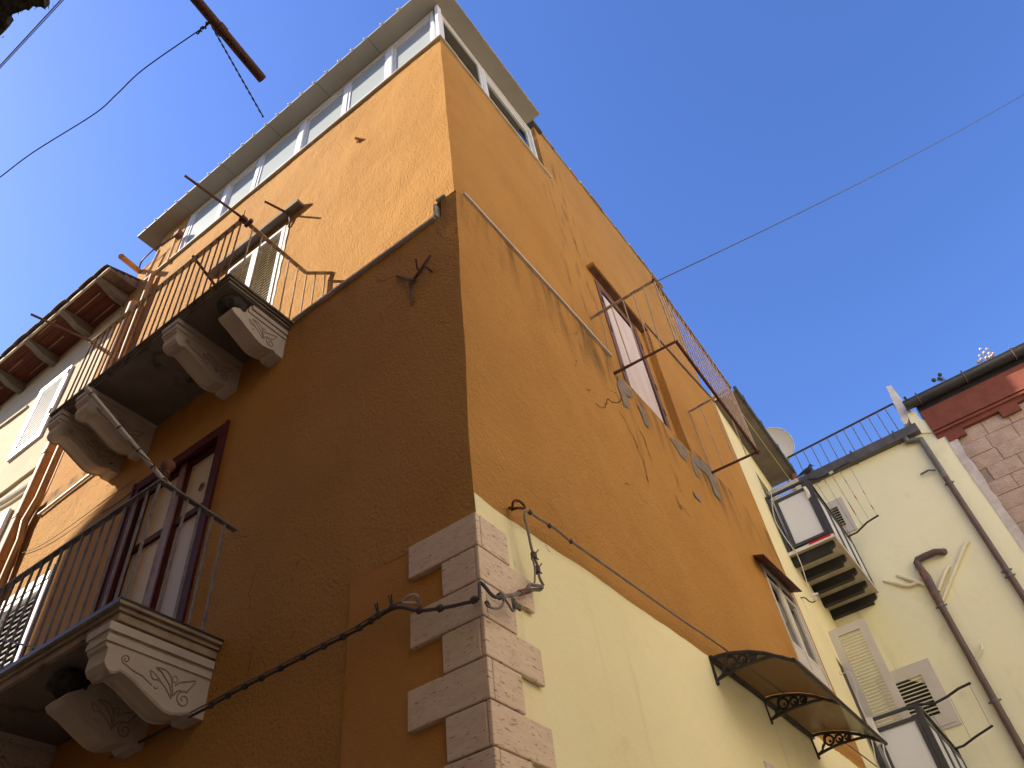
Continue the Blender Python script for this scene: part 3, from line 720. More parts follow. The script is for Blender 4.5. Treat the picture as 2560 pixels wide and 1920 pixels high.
pole = part('line_pole', MB().tube([p0+V(.1, 0, -.03), p0, pe], [.012, .017, .019], 9), 'white_pole', bal1)
ct = MB()
for f in (.12, .3, .55, .92): c = p0.lerp(pe, f); ct.tube([c-(pe-p0).normalized()*.006, c+(pe-p0).normalized()*.006], .022, 8)
part('tie', ct, 'black_cable', pole)
ct = MB(); 
for k in range(3):
    c = p0+V(.02, .02, -.01+k*.03); ct.tube([c+V(.04*math.cos(t), .04*math.sin(t), .01*math.sin(2*t)) for t in np.linspace(0, 6.28, 12)], .005, 5)
ct.tube([p0+V(.06, .1, .0), p0+V(-.1, -.02, .06), p0.lerp(pe, .35)+V(0, 0, -.03), p0.lerp(pe, .5)+V(0, 0, -.01)], .004, 5)
part('wire_tie', ct, 'black_cable', pole)
fin = MB(); c = p0+V(.03, .03, .01)
prof = [(.0, .0), (.03, .0), (.035, .03), (.022, .045), (.034, .07), (.026, .085), (.045, .11), (.055, .14), (.05, .165), (.03, .185), (0, .19)]
n = 12; vs = []; fs = []
for r, h in prof:
    for j in range(n): vs.append(c+V(r*math.cos(2*math.pi*j/n), r*math.sin(2*math.pi*j/n), h))
for i in range(len(prof)-1):
    for j in range(n): fs.append([i*n+j, i*n+(j+1) % n, (i+1)*n+(j+1) % n, (i+1)*n+j])
fin.add(vs, fs, True); part('insulator_knob', fin, 'terracotta', bal1)

# lower balcony door
def door_x(X, y0, y1, z0, z1, parent_name, fr_m, fw, proud):
    mb = MB(); frame_rect(mb, lambda u, z, d: V(X-proud+d, u, z), y0-fw*.35, y1+fw*.35, z0, z1+fw*.35, fw, proud+.02)
    for (a, b) in ((y0-fw*.35, y0-fw*.35+.03), (y1+fw*.35-.03, y1+fw*.35)): mb.box(X-proud-.012, X-proud+.002, a, b, z0, z1+fw*.35)
    return part(parent_name, mb, fr_m, house)
ld = door_x(XC, *DL[:2], DL[2], DL[3], 'balcony_door', 'maroon_paint', .11, .018)
ld['label'] = 'maroon framed balcony door with cream panels'
jm = MB()
X2 = XC+.10
jm.box(XC+.002, X2, DL[0]-.001, DL[0]+.03, DL[2], DL[3]); jm.box(XC+.002, X2, DL[1]-.03, DL[1]+.001, DL[2], DL[3]); jm.box(XC+.002, X2, DL[0], DL[1], DL[3]-.03, DL[3]+.001)
part('jamb_lining', jm, 'maroon_paint', ld)
ym = (DL[0]+DL[1])/2
for s, (a, b) in enumerate(((DL[0]+.03, ym-.002), (ym+.002, DL[1]-.03))):
    lf = MB(); frame_rect(lf, lambda u, z, d: V(X2-.03+d, u, z), a, b, DL[2]+.02, DL[3]-.03, .07, .05)
    zc = DL[2]+1.62
    # lock rail with eased corners
    lf.prism([V(X2-.03, a+.07, zc), V(X2-.03, b-.07, zc), V(X2-.03, b-.07, zc+.11), V(X2-.03, b-.12, zc+.065), V(X2-.03, a+.12, zc+.065), V(X2-.03, a+.07, zc+.11)], (.05, 0, 0))
    o = part('door_leaf', lf, 'maroon_paint', ld)
    part('door_panel', MB().box(X2, X2+.012, a+.07, b-.07, DL[2]+.09, zc), 'white_door_paint' if s == 0 else 'cream_door_paint', ld)
    part('door_panel', MB().box(X2, X2+.012, a+.07, b-.07, zc+.065, DL[3]-.1), 'cream_door_paint', ld)
    part('panel_bead', MB().box(X2-.006, X2+.001, a+.075, a+.09, DL[2]+.1, DL[3]-.11), 'white_door_paint', ld)
part('meeting_stile', MB().box(X2-.05, X2-.032, ym-.045, ym+.045, DL[2]+.02, DL[3]-.03), 'mauve_paint', ld, bevel=.006)
em = MB(); ec = hx(X2, 't', 1540, 450)
em.tube([ec+V(-.003, .032*math.cos(t), .045*math.sin(t)) for t in np.linspace(0, 6.28, 20)], .0035, 5)
em.tube([ec+V(-.003, .0+p[0], p[1]) for p in ((.02, -.03), (.012, -.012), (-.012, -.004), (-.014, .022), (-.004, .03), (.010, .018), (.012, .0))], .0045, 5)
part('emblem', em, 'black_cable', ld)

# upper balcony
YB = 4.05
su = MB(); XO2 = 2.165
su.box(XO2+.035, XC-.001, YB+.035, 6.82, 7.63, 7.665); su.box(XO2+.018, XC-.001, YB+.018, 6.82+.015, 7.666, 7.69); su.box(XO2, XU-.01, YB, 6.82+.03, 7.691, 7.72)
bal2 = part('balcony', su, 'slab_edge', house, 'upper carved stone balcony with rusty painted railing', bevel=0.006)
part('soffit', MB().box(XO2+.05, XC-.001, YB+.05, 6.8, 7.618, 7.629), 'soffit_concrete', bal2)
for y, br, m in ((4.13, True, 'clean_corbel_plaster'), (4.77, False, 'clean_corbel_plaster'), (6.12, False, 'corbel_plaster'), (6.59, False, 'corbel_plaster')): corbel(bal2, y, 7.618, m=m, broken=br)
ib = MB()
for px in ([(440, 780), (330, 700), (230, 680), (200, 710), (260, 720)], [(400, 860), (300, 840), (210, 810), (215, 835), (290, 855)], [(420, 760), (350, 690), (290, 640), (280, 660), (330, 680)]):
    pp = [hz(7.60, 'q', *p) for p in px]; ib.tube(pp, .006, 5)
part('bare_rod', ib, 'rusty_iron_dark', bal2)
XRU = 2.19; c_ = hx(XRU, '1', 1440, 1300); ZRU = c_.z; YRU = c_.y; YRE = hx(XRU, 'E', 290, 1440).y
print('rail up', YRU, ZRU, YRE, file=sys.stderr)
XT = 3.06; tn = hx(XT, '3', 2120, 240)
print('turn', tn, file=sys.stderr)
hr = MB().bar(V(XRU, YRU-.02, ZRU), V(XRU, YRE+.02, ZRU), .045, .014)
hr.bar(V(XRU, YRU, ZRU), V(XT, YRU, ZRU), .045, .014)
hr.bar(V(XT, YRU, ZRU), V(XU, YRU-.28, ZRU-.1), .04, .012)
hr.bar(V(XRU, YRE, ZRU), V(XU, YRE, ZRU), .04, .012)
part('handrail', hr, 'painted_rail', bal2)
b0 = part('baluster', MB().tube([V(XRU, YRU+.015, 7.715), V(XRU, YRU+.015, ZRU-.005)], .0085, 7), 'rusty_iron', bal2)
n = int((YRE-YRU)/.112)
for i in range(1, n+1): again(b0, WORLD[b0.name]+V(random.uniform(-.004, .004), i*(YRE-YRU-.03)/n, 0), bal2)
bx = part('baluster', MB().tube([V(XRU+.13, YRU, 7.715), V(XRU+.13, YRU, ZRU-.005)], .0085, 7), 'painted_rail', bal2)
for i in range(1, 7): again(bx, WORLD[bx.name]+V(i*.125, 0, 0), bal2)
for i in range(1, 3): again(bx, WORLD[bx.name]+V(XT-XRU-.13+.05*i, -i*.1, -.035*i), bal2)
for i in range(1, 7): again(bx, WORLD[bx.name]+V(i*.13, YRE-YRU, 0), bal2)
up = MB().tube([V(XRU+.06, YRU-.005, ZRU+.018), hz(ZRU+.03, '1', 1095, 1040)], .014, 8)
part('line_pole', up, 'rusty_iron', bal2)
cl = MB().box(XRU-.03, XRU+.035, YRU-.03, YRU+.03, ZRU-.02, ZRU+.03); cl.box(XRU+.05, XRU+.085, YRU-.055, YRU+.045, ZRU-.012, ZRU+.035); cl.tube([V(XRU-.02, YRU-.03, ZRU), V(XRU-.02, YRU-.03, ZRU+.12)], .004, 5)
part('clamp', cl, 'rusty_iron_dark', bal2)
part('line_pole', MB().tube([V(XRU+.3, YRE, ZRU+.02), V(XRU, YRE, ZRU+.02), hz(ZRU+.03, 'd', 500, 35)], .014, 8), 'rusty_iron', bal2)
a_ = hx(XRU, '1', 1155, 1525)
part('stay_bar', MB().bar(a_+V(-.03, 0, .0), V(XRU+.45, a_.y-.02, a_.z-.3), .03, .012).bar(V(XRU+.45, a_.y-.02, a_.z-.3), V(XRU+.46, a_.y-.02, 7.73), .02, .012), 'rusty_iron', bal2)

# upper balcony door, hood slab and bracket
ud = MB(); frame_rect(ud, lambda u, z, d: V(XU-.012+d, u, z), DU[0], DU[1], DU[2], DU[3], .065, .09)
ud.box(XU-.008, XU+.07, (DU[0]+DU[1])/2-.06, (DU[0]+DU[1])/2+.06, DU[2]+.05, DU[3]-.05)
ud = part('balcony_door', ud, 'pvc_white', house, 'white louvred balcony door of the upper balcony')
ymu = (DU[0]+DU[1])/2
for (a, b) in ((DU[0]+.07, ymu-.06), (ymu+.06, DU[1]-.07)):
    part('door_leaf', MB().box(XU+.0, XU+.05, a, b, DU[2]+.06, DU[2]+.36), 'pvc_white', ud)
    s0 = None
    nz_ = int((DU[3]-.1-DU[2]-.40)/.062)
    for i in range(nz_):
        z = DU[2]+.40+i*.062
        if s0 is None: s0 = part('slat', MB().prism([V(XU-.004, a+.002, z), V(XU+.006, a+.002, z-.006), V(XU+.022, a+.002, z+.044), V(XU+.014, a+.002, z+.048)], (0, b-a-.004, 0)), 'ivory_slat', ud); 
        else: again(s0, WORLD[s0.name]+V(0, 0, i*.062), ud)
    part('dark_back', MB().box(XU+.055, XU+.06, a, b, DU[2]+.36, DU[3]-.06), 'dark_room', ud)
part('hinge', MB().box(XU-.03, XU-.012, DU[0]+.01, DU[0]+.05, DU[2]+1.02, DU[2]+1.14), 'gutter_metal', ud)
LH = .115
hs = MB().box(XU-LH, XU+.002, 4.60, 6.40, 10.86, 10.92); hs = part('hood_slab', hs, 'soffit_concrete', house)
hb = MB(); tip = hx(XU-.405, 'a', 655, 540); base = V(XU-.06, hx(XU-.06, 'a', 1040, 790).y, 10.84)
hb.tube([hx(XU-.01, 'a', 1050, 960), hx(XU-.02, 'a', 1078, 870), base, tip], [.012, .014, .018, .015], 8)
part('iron_arm', hb, 'rusty_iron_dark', house, 'rusty iron arm sticking out under the hood slab')
strip = rag([V(XU, DU[0]-.02, z) for z in np.linspace(7.7, 10.7, 9)], 0.0, 1)
mb = MB(); zs = np.linspace(7.72, 10.68, 30); A = [V(XU-.006, DU[0]+.005, z) for z in zs]; B = [V(XU-.006, DU[0]-.045-.03*abs(noise.noise(V(z*3, 0, 1)))-.02*random.random(), z) for z in zs]
mb.add(A+B, [[i, i+1, 30+i+1, 30+i] for i in range(29)]); part('bare_plaster_edge', mb, 'coping_stone', house)
stb = MB(); c = hx(XU-.03, '2', 305, 1105); stb.tube([c+V(.04, -.04, .0), c+V(-.04, .03, .03)], .02, 6); stb.tube([c+V(.0, .03, -.03), c+V(.02, -.02, .05)], .016, 6)
part('broken_stub', stb, 'peach_pipe', house)

# boarded door on the street side
bd = MB(); fyd = lambda u, z, d: V(u, YU-.015+d, z)
frame_rect(bd, fyd, DR[0]+.0, DR[1], DR[2], DR[3]-.02, .12, .1)
bd = part('boarded_door', bd, 'brown_wood', house, 'boarded-up door with peeling brown frame above the missing balcony')
part('board', MB().box(DR[0]+.12, DR[1]-.18, YU+.0, YU+.02, DR[2]+.0, DR[3]-.2), 'plywood', bd)
rk = MB().box(DR[1]-.18, DR[1]-.12, YU+.01, YU+.05, DR[2], DR[3]-.1); part('old_stile', rk, 'brown_wood', bd)
nl = MB()
for i in range(26): nl.box(DR[1]-.155, DR[1]-.138, YU+.004, YU+.02, DR[2]+.1+i*.085, DR[2]+.12+i*.085)
part('nail_hole', nl, 'dark_room', bd, kind='stuff')
hn = None
for (x, z) in ((DR[0]+.05, 10.2), (DR[0]+.05, 9.55), (DR[0]+.05, 8.75), (DR[1]-.03, 10.2), (DR[1]-.03, 9.3), (DR[1]-.03, 8.8)):
    if hn is None: hn = part('hinge', MB().box(x-.012, x+.012, YU-.025, YU-.014, z-.06, z+.06), 'black_iron', bd); x0h, z0h = x, z
    else: again(hn, WORLD[hn.name]+V(x-x0h, 0, z-z0h), bd)
hA, hB = hy(YU, 'A', 160, 150), hy(YU, 'A', 1050, 1210)
part('hood_slab', MB().box(hA.x, hB.x, YU-.12, YU+.002, 10.78, 10.83), 'orange_stucco', house)
part('hood_slab', MB().box(hA.x+.04, hB.x-.02, YU-.10, YU-.0, 10.765, 10.778), 'brown_wood', house, 'brown timber under the hood above the boarded door')

# the iron railing left hanging where the balcony floor has gone
xa, xb = 5.98, 8.74; zr = 8.06; zr2 = 8.24; yo = 1.275; yo2 = 1.37
o1 = hy(yo, '6', 688, 600); o2 = hy(yo2, '6', 1170, 1255)
t1, t2 = hy(yo, '6', 555, 240), hy(yo2, '6', 1010, 880)
w1, w2 = hy(YC, '6', 320, 790), hy(YC, '6', 895, 1380)
tw1 = hx(w1.x+.02, '6', 163, 475); tw2 = hy(YC+.0, '6', 760, 1020)
print('hanging rail', o1, o2, t1, t2, w1, w2, tw1, tw2, file=sys.stderr)
fr = MB()
fr.tube([w1+V(0, .06, 0), o1, o2, w2+V(0, .06, 0)], .021, 8)
hang = part('balcony_railing', fr, 'rusty_iron_dark', house, 'rusty iron railing of a balcony that has lost its floor')
part('handrail', MB().bar(tw1, t1, .042, .014).bar(t1, t2, .042, .014).bar(t2, tw2, .042, .014), 'painted_rail', hang)
def lp(a, b, f): return Vector(a).lerp(Vector(b), f)
for f in (.36, .53, .69, .85): part('baluster', MB().tube([lp(w1, o1, f-.08), lp(tw1, t1, f)], .0075, 7), 'pale_bar', hang)
part('baluster', MB().tube([o1, t1], .011, 7), 'pale_bar', hang)
for i in range(1, 18): part('baluster', MB().tube([lp(o1, o2, i/18), lp(t1, t2, i/18)], .0075, 7), 'pale_bar', hang)
part('baluster', MB().tube([o2, t2], .011, 7), 'pale_bar', hang)
for f in (.03, .28, .53, .78): part('baluster', MB().tube([lp(w2, o2, f), lp(tw2, t2, f)], .0075, 7), 'pale_bar', hang)
q1, q2 = lp(tw1, t1, .2), hy(YU-.12, 'A', 505, 1470)
part('bent_baluster', MB().tube([q1, q1.lerp(q2, .5)+V(0.01, 0, 0), q2, q2+V(.12, .06, .06)], .006, 6), 'painted_rail', hang)
part('rail_knob', MB().ball(o2, .04, 8, 6).ball(t1, .03, 8, 6).tube([t1, t1+V(0, 0, .09)], .006, 5), 'rusty_iron_dark', hang)

# window at the right end of the street side with its tin hood
wr = MB(); fw = lambda u, z, d: V(u, YC-.012+d, z)
frame_rect(wr, fw, WR[0], WR[1], WR[2], WR[3], .05, .08)
mid = (WR[0]+WR[1])/2
wr.box(mid-.05, mid+.05, YC+.0, YC+.06, WR[2]+.05, WR[3]-.05)
wr.box(WR[0]+.05, WR[1]-.05, YC+.01, YC+.05, WR[2]+.05, WR[2]+.28)
wr = part('window', wr, 'shutter_paint', house, 'white casement window under a tin hood at the right end')
for (a, b) in ((WR[0]+.05, mid-.05), (mid+.05, WR[1]-.05)):
    fr = MB(); frame_rect(fr, lambda u, z, d: V(u, YC+.006+d, z), a, b, WR[2]+.28, WR[3]-.16, .05, .05); part('casement', fr, 'shutter_paint', wr)
    part('pane', MB().box(a+.05, b-.05, YC+.03, YC+.035, WR[2]+.33, WR[3]-.21), 'window_glass', wr)
part('curtain', MB().box(WR[0]+.05, WR[1]-.05, YC+.12, YC+.125, WR[2]+.05, WR[3]-.05), 'curtain_dark', wr)
part('roller_slot', MB().box(WR[0]+.05, WR[1]-.05, YC+.02, YC+.03, WR[3]-.16, WR[3]-.05), 'dark_room', wr)
Yh = 1.885
ho = [hy(YC, 'C', 100, 45), hy(Yh, 'C', 222, 36), hy(Yh, 'C', 636, 435), hy(YC, 'C', 512, 445)]
hm = MB(); hm.hexa([*ho, *[p+V(0, 0, .02) for p in ho]]); part('tin_hood', hm, 'brown_wood', house, 'brown tin hood over the right end window')

# shuttered window at the left end of the alley side
sw = MB(); frame_rect(sw, lambda u, z, d: V(XC-.012+d, u, z), WL[0], WL[1], WL[2], WL[3], .09, .06)
sw.box(XC-.02, XC-.0, WL[0], WL[1], WL[3]-.02, WL[3]+.07)
sw = part('shuttered_window', sw, 'pvc_white', house, 'white louvred window behind the lower balcony railing')
s0 = None
for i in range(24):
    z = WL[2]+.1+i*.066
    if s0 is None: s0 = part('slat', MB().prism([V(XC-.004, WL[0]+.09, z), V(XC+.004, WL[0]+.09, z-.006), V(XC+.03, WL[0]+.09, z+.034), V(XC+.022, WL[0]+.09, z+.04)], (0, WL[1]-WL[0]-.18, 0)), 'pvc_white', sw)
    else: again(s0, WORLD[s0.name]+V(0, 0, i*.066), sw)
part('dark_back', MB().box(XC+.06, XC+.065, WL[0]+.05, WL[1]-.05, WL[2]+.05, WL[3]-.05), 'dark_room', sw)
part('jamb_strip', MB().box(XC-.02, XC-.001, WL[0]-.05, WL[0]-.022, WL[2]-.1, WL[3]+.12), 'maroon_paint', sw)

for pts, wd in (([(120, 330), (135, 345)], .003), ([(60, 1000), (75, 1030), (70, 1060)], .002)):
    crack([hy(YC, 'x', *p) for p in pts], wd, 'y')
for pts, wd in (([(1425, 455), (1440, 490), (1450, 500)], .003), ([(1250, 545), (1262, 580)], .003)):
    crack([hy(YC, '5', *p) for p in pts], wd, 'y')
# ------------------------------------------------------------------ ironwork, pipes and cables on the corner house
hk = MB(); HW = lambda x, y, d=.05: hx(XC-d, 'm', x, y)
hk.tube([HW(1250, 360, .02), HW(1110, 570, .05), HW(1000, 740, .05), HW(900, 870, .05), HW(830, 940, .04)], [.011, .014, .017, .013, .014], 8)
hk = single('iron_hook', hk, 'rusty_iron_dark', 'rusted iron wall hook bound with old rope, below the roof terrace corner', 'hook')
part('prong', MB().tube([HW(1000, 720), HW(945, 640, .08), HW(920, 440, .12)], .0085, 7), 'rusty_iron_dark', hk)
part('prong', MB().tube([HW(1100, 580), HW(1200, 660, .06), HW(1300, 740, .005)], .009, 7), 'rusty_iron_dark', hk)
rpb = MB(); rpb.tube([HW(490, 830, .02), HW(620, 870, .02), HW(770, 920, .04), HW(880, 930, .06), HW(800, 1010, .05), HW(815, 1100, .03), HW(830, 1250, .02), HW(840, 1400, .02), HW(795, 1520, .015)], [.014, .013, .015, .02, .02, .016, .013, .012, .006], 7)
part('rope', rpb, 'old_rope', hk)

def ties(name, items, m, parent):
    for f in items:
        mb = MB(); f(mb); part(name, mb, m, parent)
def cable(name, pts, r, m, label, cat='cable', group=None, parent=None, n=6):
    # smooth the path
    P = [Vector(p) for p in pts]; out = []
    for i in range(len(P)-1):
        p0, p1, p2, p3 = P[max(i-1, 0)], P[i], P[i+1], P[min(i+2, len(P)-1)]
        for k in range(6):
            t = k/6; out.append(0.5*((2*p1)+(-p0+p2)*t+(2*p0-5*p1+4*p2-p3)*t*t+(-p0+3*p1-3*p2+p3)*t**3))
    out.append(P[-1])
    mb = MB().tube(out, r, n)
    return part(name, mb, m, parent, label) if parent else single(name, mb, m, label, cat, group)
WX = lambda x, y, d=.10: hx(XC-d, 'w', x, y)
WY = lambda x, y, d=.10: hy(YC-d, 'w', x, y)
far = [hx(XC-.06, 's', 880, 1535), hx(XC-.10, 's', 1250, 1350), hx(XC-.10, 's', 1640, 1130), hx(XC-.09, 'D', 0, 765), hx(XC-.09, 'D', 420, 550), hx(XC-.08, 'D', 780, 370), hx(XC-.08, 'D', 1000, 235)]
cb = cable('cable', [hx(XC-.02, 'y', 1450, 1020), hx(XC-.03, 'y', 1560, 960)]+far+[WX(200, 470), WX(300, 455), WX(480, 490), WX(740, 465, .11), WX(1000, 410, .12), WX(1180, 350, .13), V(XC-.09, YC-.06, 3.80), WY(1350, 325, .12), WY(1450, 325, .1)], .0098, 'black_cable', 'dark bundle of cables sagging along the alley wall and round the corner stones')
part('cable_strand', MB().tube([p+V(-.012, 0, .016) for p in far]+[WX(190, 450), WX(250, 400), WX(330, 385)], .006, 5), 'grey_cable', cb)
def ring_tie(p, q, r, n=7): return lambda mb: mb.tube([p, q], r, n)
T_ = []
for i in range(1, len(far)-1):
    for f in (.2, .7): c = far[i].lerp(far[i+1], f); d = (far[i+1]-far[i]).normalized(); T_.append(ring_tie(c-d*.01, c+d*.01, .018))
for p in (WX(500, 490), WX(740, 465, .11), WX(1130, 370, .125), WY(1430, 325, .1)): T_.append(ring_tie(p+V(0, .012, 0), p-V(0, .012, 0), .02))
for p in (WX(185, 450), WX(25, 545)): T_.append(lambda mb, p=p: (mb.tube([p, p+V(-.03, 0, .06)], .005, 5), mb.tube([p, p+V(-.04, -.03, .05)], .005, 5), mb.ball(p, .022, 6, 5)))
ties('tie', T_, 'black_cable', cb)
lk = cable('wall_hook', [WX(520, 400, .0), WX(490, 390, .05), WX(470, 320, .09), WX(400, 315, .10), WX(320, 370, .10), WX(320, 400, .10), WX(370, 405, .10), WX(440, 405, .08), WX(500, 425, .03), WX(520, 430, .0)], .009, 'white_pole', 'pale rusty loop hook carrying the cables left of the corner stones', 'hook')
cl1 = cable('cable', [WY(1450, 325, .1), WY(1600, 305, .09), WY(1720, 270, .07), WY(1820, 250, .06), WY(1890, 250, .06), WY(1910, 215, .08), WY(1830, 200, .09), WY(1770, 195, .09), WY(1740, 250, .08)], .011, 'grey_cable', 'grey cable looping off the corner stones onto the yellow wall')
part('cable_strand', MB().tube([WY(1650, 290, .08), WY(1760, 260, .07)], .018, 7), 'terracotta', cl1)
cable('cable_strand', [WY(1460, 340), WY(1470, 400), WY(1420, 460), WY(1340, 460), WY(1290, 430, .09), WY(1270, 390, .08)], .007, 'grey_cable', None, parent=cl1)
cable('cable_strand', [WY(1480, 350), WY(1530, 420), WY(1570, 490), WY(1600, 480), WY(1580, 400), WY(1570, 320)], .007, 'grey_cable', None, parent=cl1)
part('tape_end', MB().tube([WY(1270, 390, .08), WY(1300, 440, .09)], .012, 6).tube([WY(1580, 360), WY(1600, 470)], .012, 6).bar(WY(1610, 425), WY(1665, 470), .012, .03), 'black_cable', cl1)
XX = lambda x, y, d=.09: hy(YC-d, 'x', x, y)
cl2 = cable('cable', [XX(580, 1190), XX(530, 1090), XX(510, 960), XX(470, 850), XX(430, 720), XX(390, 530), XX(355, 380), XX(350, 310), XX(375, 275), XX(420, 300), XX(520, 370), XX(700, 480), XX(900, 640), XX(1073, 760),
        hy(YC-.08, '8', 0, 505), hy(YC-.08, '8', 150, 605), hy(YC-.07, '8', 320, 725), hy(YC-.06, '8', 700, 1010), hy(YC-.06, '8', 1020, 1270), hy(YC-.06, '8', 1270, 1460)], .009, 'grey_cable', 'long grey cable slanting along the orange street wall from the hooked loop')
T_ = [lambda mb, p=p: (mb.tube([p-V(0, 0, .02), p+V(0, 0, .02)], .02, 7), mb.tube([p, p+V(.05, 0, .0)], .005, 5), mb.tube([p, p+V(.03, -.02, .05)], .004, 5)) for p in (XX(460, 830), XX(500, 1000))]
for p in (XX(410, 295), XX(650, 460), XX(910, 650)): T_.append(ring_tie(p+V(-.012, 0, .006), p+V(.012, 0, -.006), .014))
ties('tie', T_, 'black_cable', cl2)
cable('cable_strand', [XX(470, 1150), XX(475, 1080), XX(470, 960), XX(445, 860)], .006, 'grey_cable', None, parent=cl2)
cable('wall_hook', [XX(155, 245, .0), XX(200, 230, .05), XX(205, 180, .08), XX(240, 150, .09), XX(300, 170, .1), XX(345, 220, .1), XX(340, 245, .1), XX(250, 245, .07), XX(190, 265, .02)], .009, 'rusty_iron_dark', 'dark rusty loop hook in the orange wall above the yellow paint', 'hook')

# pipes at the left end of the alley side
def pipe(name, pts, r, m, label, cat='drainpipe', rings=(), group=None):
    o = single(name, MB().tube(pts, r, 12), m, label, cat, group)
    if rings:
        c = MB()
        for p, rr in rings:
            d = V(0, 0, .025); c.tube([Vector(p)-d, Vector(p)+d], rr, 12)
        part('collar', c, m, o)
    return o
YP = 8.47
pipe('drainpipe', [V(XC-.07, YP, 0.2), V(XC-.07, YP, 8.9), V(XC-.02, YP-.06, 9.3), V(XU-.12, YP-.15, 9.7), V(XU-.1, YP-.05, 11.9)], .075, 'orange_pipe', 'wide orange painted drainpipe between the orange and cream houses', rings=[(V(XC-.07, YP, z), .084) for z in (5.2, 6.3, 7.0, 7.6, 8.6)])
pipe('drainpipe', [V(XC-.05, YP-.2, 0.2), V(XC-.05, YP-.2, 7.2), V(XC-.06, YP-.12, 7.5), V(XC-.05, YP-.2, 7.8), V(XC-.05, YP-.2, 8.9), V(XU-.06, YP-.3, 9.6), V(XU-.06, YP-.2, 12.6)], .042, 'orange_pipe', 'slim orange drainpipe beside the wide one')
cable('cable', [V(XC-.03, YP-.32, 4.8), V(XC-.03, YP-.31, 6.6), V(XC-.04, YP-.22, 7.3), V(XC-.03, YP-.3, 7.9), V(XC-.03, YP-.29, 9.0)], .009, 'orange_pipe', 'orange painted cable following the slim drainpipe')
cd = [hx(XC-.02, 'f', 625, 825), hx(XC-.02, 'f', 1660, 20), V(XC-.02, 6.72, 7.55)]
pipe('conduit', cd[:2], .016, 'white_aluminium', 'white metal conduit running up under the upper balcony', 'conduit')
cable('cable', [hx(XC-.02, 'f', 0, 1540), hx(XC-.02, 'f', 690, 1310), hx(XC-.02, 'f', 1750, 560), hx(XC-.02, 'f', 2212, 250)], .004, 'brown_wood', 'thin brown wire stretched across the sunlit wall')
cable('cable', [hx(XC-.02, 'f', 1650, 800), hx(XC-.02, 'f', 2000, 570), hx(XC-.02, 't', 600, 440)], .007, 'brown_wood', 'dark wire ending beside the maroon door frame')
tb = hx(XU-.02, 'E', 1050, 220)
pipe('pipe_stub', [hx(XU-.02, 'b', 430, 890), hx(XU-.48, 'b', 150, 660)], .052, 'peach_pipe', 'peach pipe stub poking out below the roof', 'pipe')
cable('cable', [hx(XU-.05, 'b', 440, 850), hx(XU-.08, 'b', 480, 740), hx(XU-.1, 'b', 560, 650), hx(XU-.1, 'b', 700, 530), hx(XU-.06, 'b', 900, 410), hx(XU-.02, 'b', 1060, 310)], .014, 'black_cable', 'black cable arching from the pipe stub to the roof')
pipe('pipe', [hx(XU-.05, 'b', 570, 970), hx(XU-.05, 'b', 770, 560)], .022, 'peach_pipe', 'thin peach pipe left of the top windows', 'pipe')
pipe('pipe', [hx(XU-.04, 'b', 900, 760), hx(XU-.04, 'b', 1050, 340)], .02, 'peach_pipe', 'second thin peach pipe next to the end window', 'pipe')
single('junction_box', MB().box(hx(XU-.06, 'b', 1080, 300).x-.05, XU, hx(XU-.06, 'b', 1080, 300).y-.06, hx(XU-.06, 'b', 1080, 300).y+.06, hx(XU-.06, 'b', 1080, 300).z-.06, hx(XU-.06, 'b', 1080, 300).z+.06), 'terracotta', 'small rusty box under the roof beside the end window', 'box')

# ------------------------------------------------------------------ cream house on the left
XL = XU+0.06
cream = thing('cream_house', 'cream house with a dark timber eave and arched white moulding at the left edge', 'house', (XL, 10, 0))
CZ = 12.75
wm = MB()
wy0 = hx(XL, 'd', 1215, 880).y
wz_ = hx(XL, 'd', 1215, 880).z; WC = (wy0, wy0+.88, wz_-1.62, wz_)
print('cream window', WC, file=sys.stderr)
wall_grid(wm, 'x', XL, 8.3, 18.0, 0.0, CZ+.3, [], step=.3)
part('wall', wm, 'cream_stucco', cream)
part('inner_core', MB().box(XL+.02, XL+4, 9.1, 18, 0, CZ+.3), 'dark_room', cream)
ze = 12.80
XEV = hz(ze, '', 255, 684).x
print('rafters', [round(hz(ze-.04, '3', *p).y, 2) for p in ((690, 265), (440, 510), (190, 760), (0, 1030))], hz(ze, '', 266, 658), hx(XL, '', 312, 746), file=sys.stderr)
YE0 = hz(ze, '', 262, 664).y; RSP = 1.02
print('eave x', XEV, file=sys.stderr)
for i in range(4):
    x0 = XEV+.04+i*(XL-XEV-.04)/4; x1 = XEV+.04+(i+1)*(XL-XEV-.04)/4-.006
    part('eave_board', MB().box(x0, x1, YE0+.2, 18, ze, ze+.025), 'eave_wood', cream)
    for k in range(7):      # splintered paint: laths that have worked loose
        yk = YE0+.5+k*1.1+random.uniform(-.3, .3); xk = random.uniform(x0+.02, x1-.06); lk_ = random.uniform(.35, .95)
        if (i+k) % 2: part('loose_lath', MB().hexa([V(xk, yk, ze-.012), V(xk+.022, yk, ze-.012), V(xk+.02, yk+lk_, ze-.004), V(xk+.008, yk+lk_*.9, ze-.004), V(xk, yk, ze-.006), V(xk+.022, yk, ze-.006), V(xk+.02, yk+lk_, ze+.002), V(xk+.008, yk+lk_*.9, ze+.002)]), 'old_lath', cream)
rb = None
for i in range(9):
    if rb is None:
        y = YE0+.22
        rb = part('rafter', MB().prism([V(XL, y, ze-.20), V(XL-.26, y, ze-.18), V(XEV+.12, y, ze-.08), V(XEV+.035, y, ze-.065), V(XEV+.035, y, ze-.001), V(XL, y, ze-.001)], (0, .13, 0)), 'grey_timber', cream)
    else: again(rb, WORLD[rb.name]+V(0, i*RSP, 0), cream)
part('fascia_strip', MB().box(XEV-.0, XEV+.036, YE0, 18, ze-.012, ze+.05), 'tile_end', cream)
tl = None
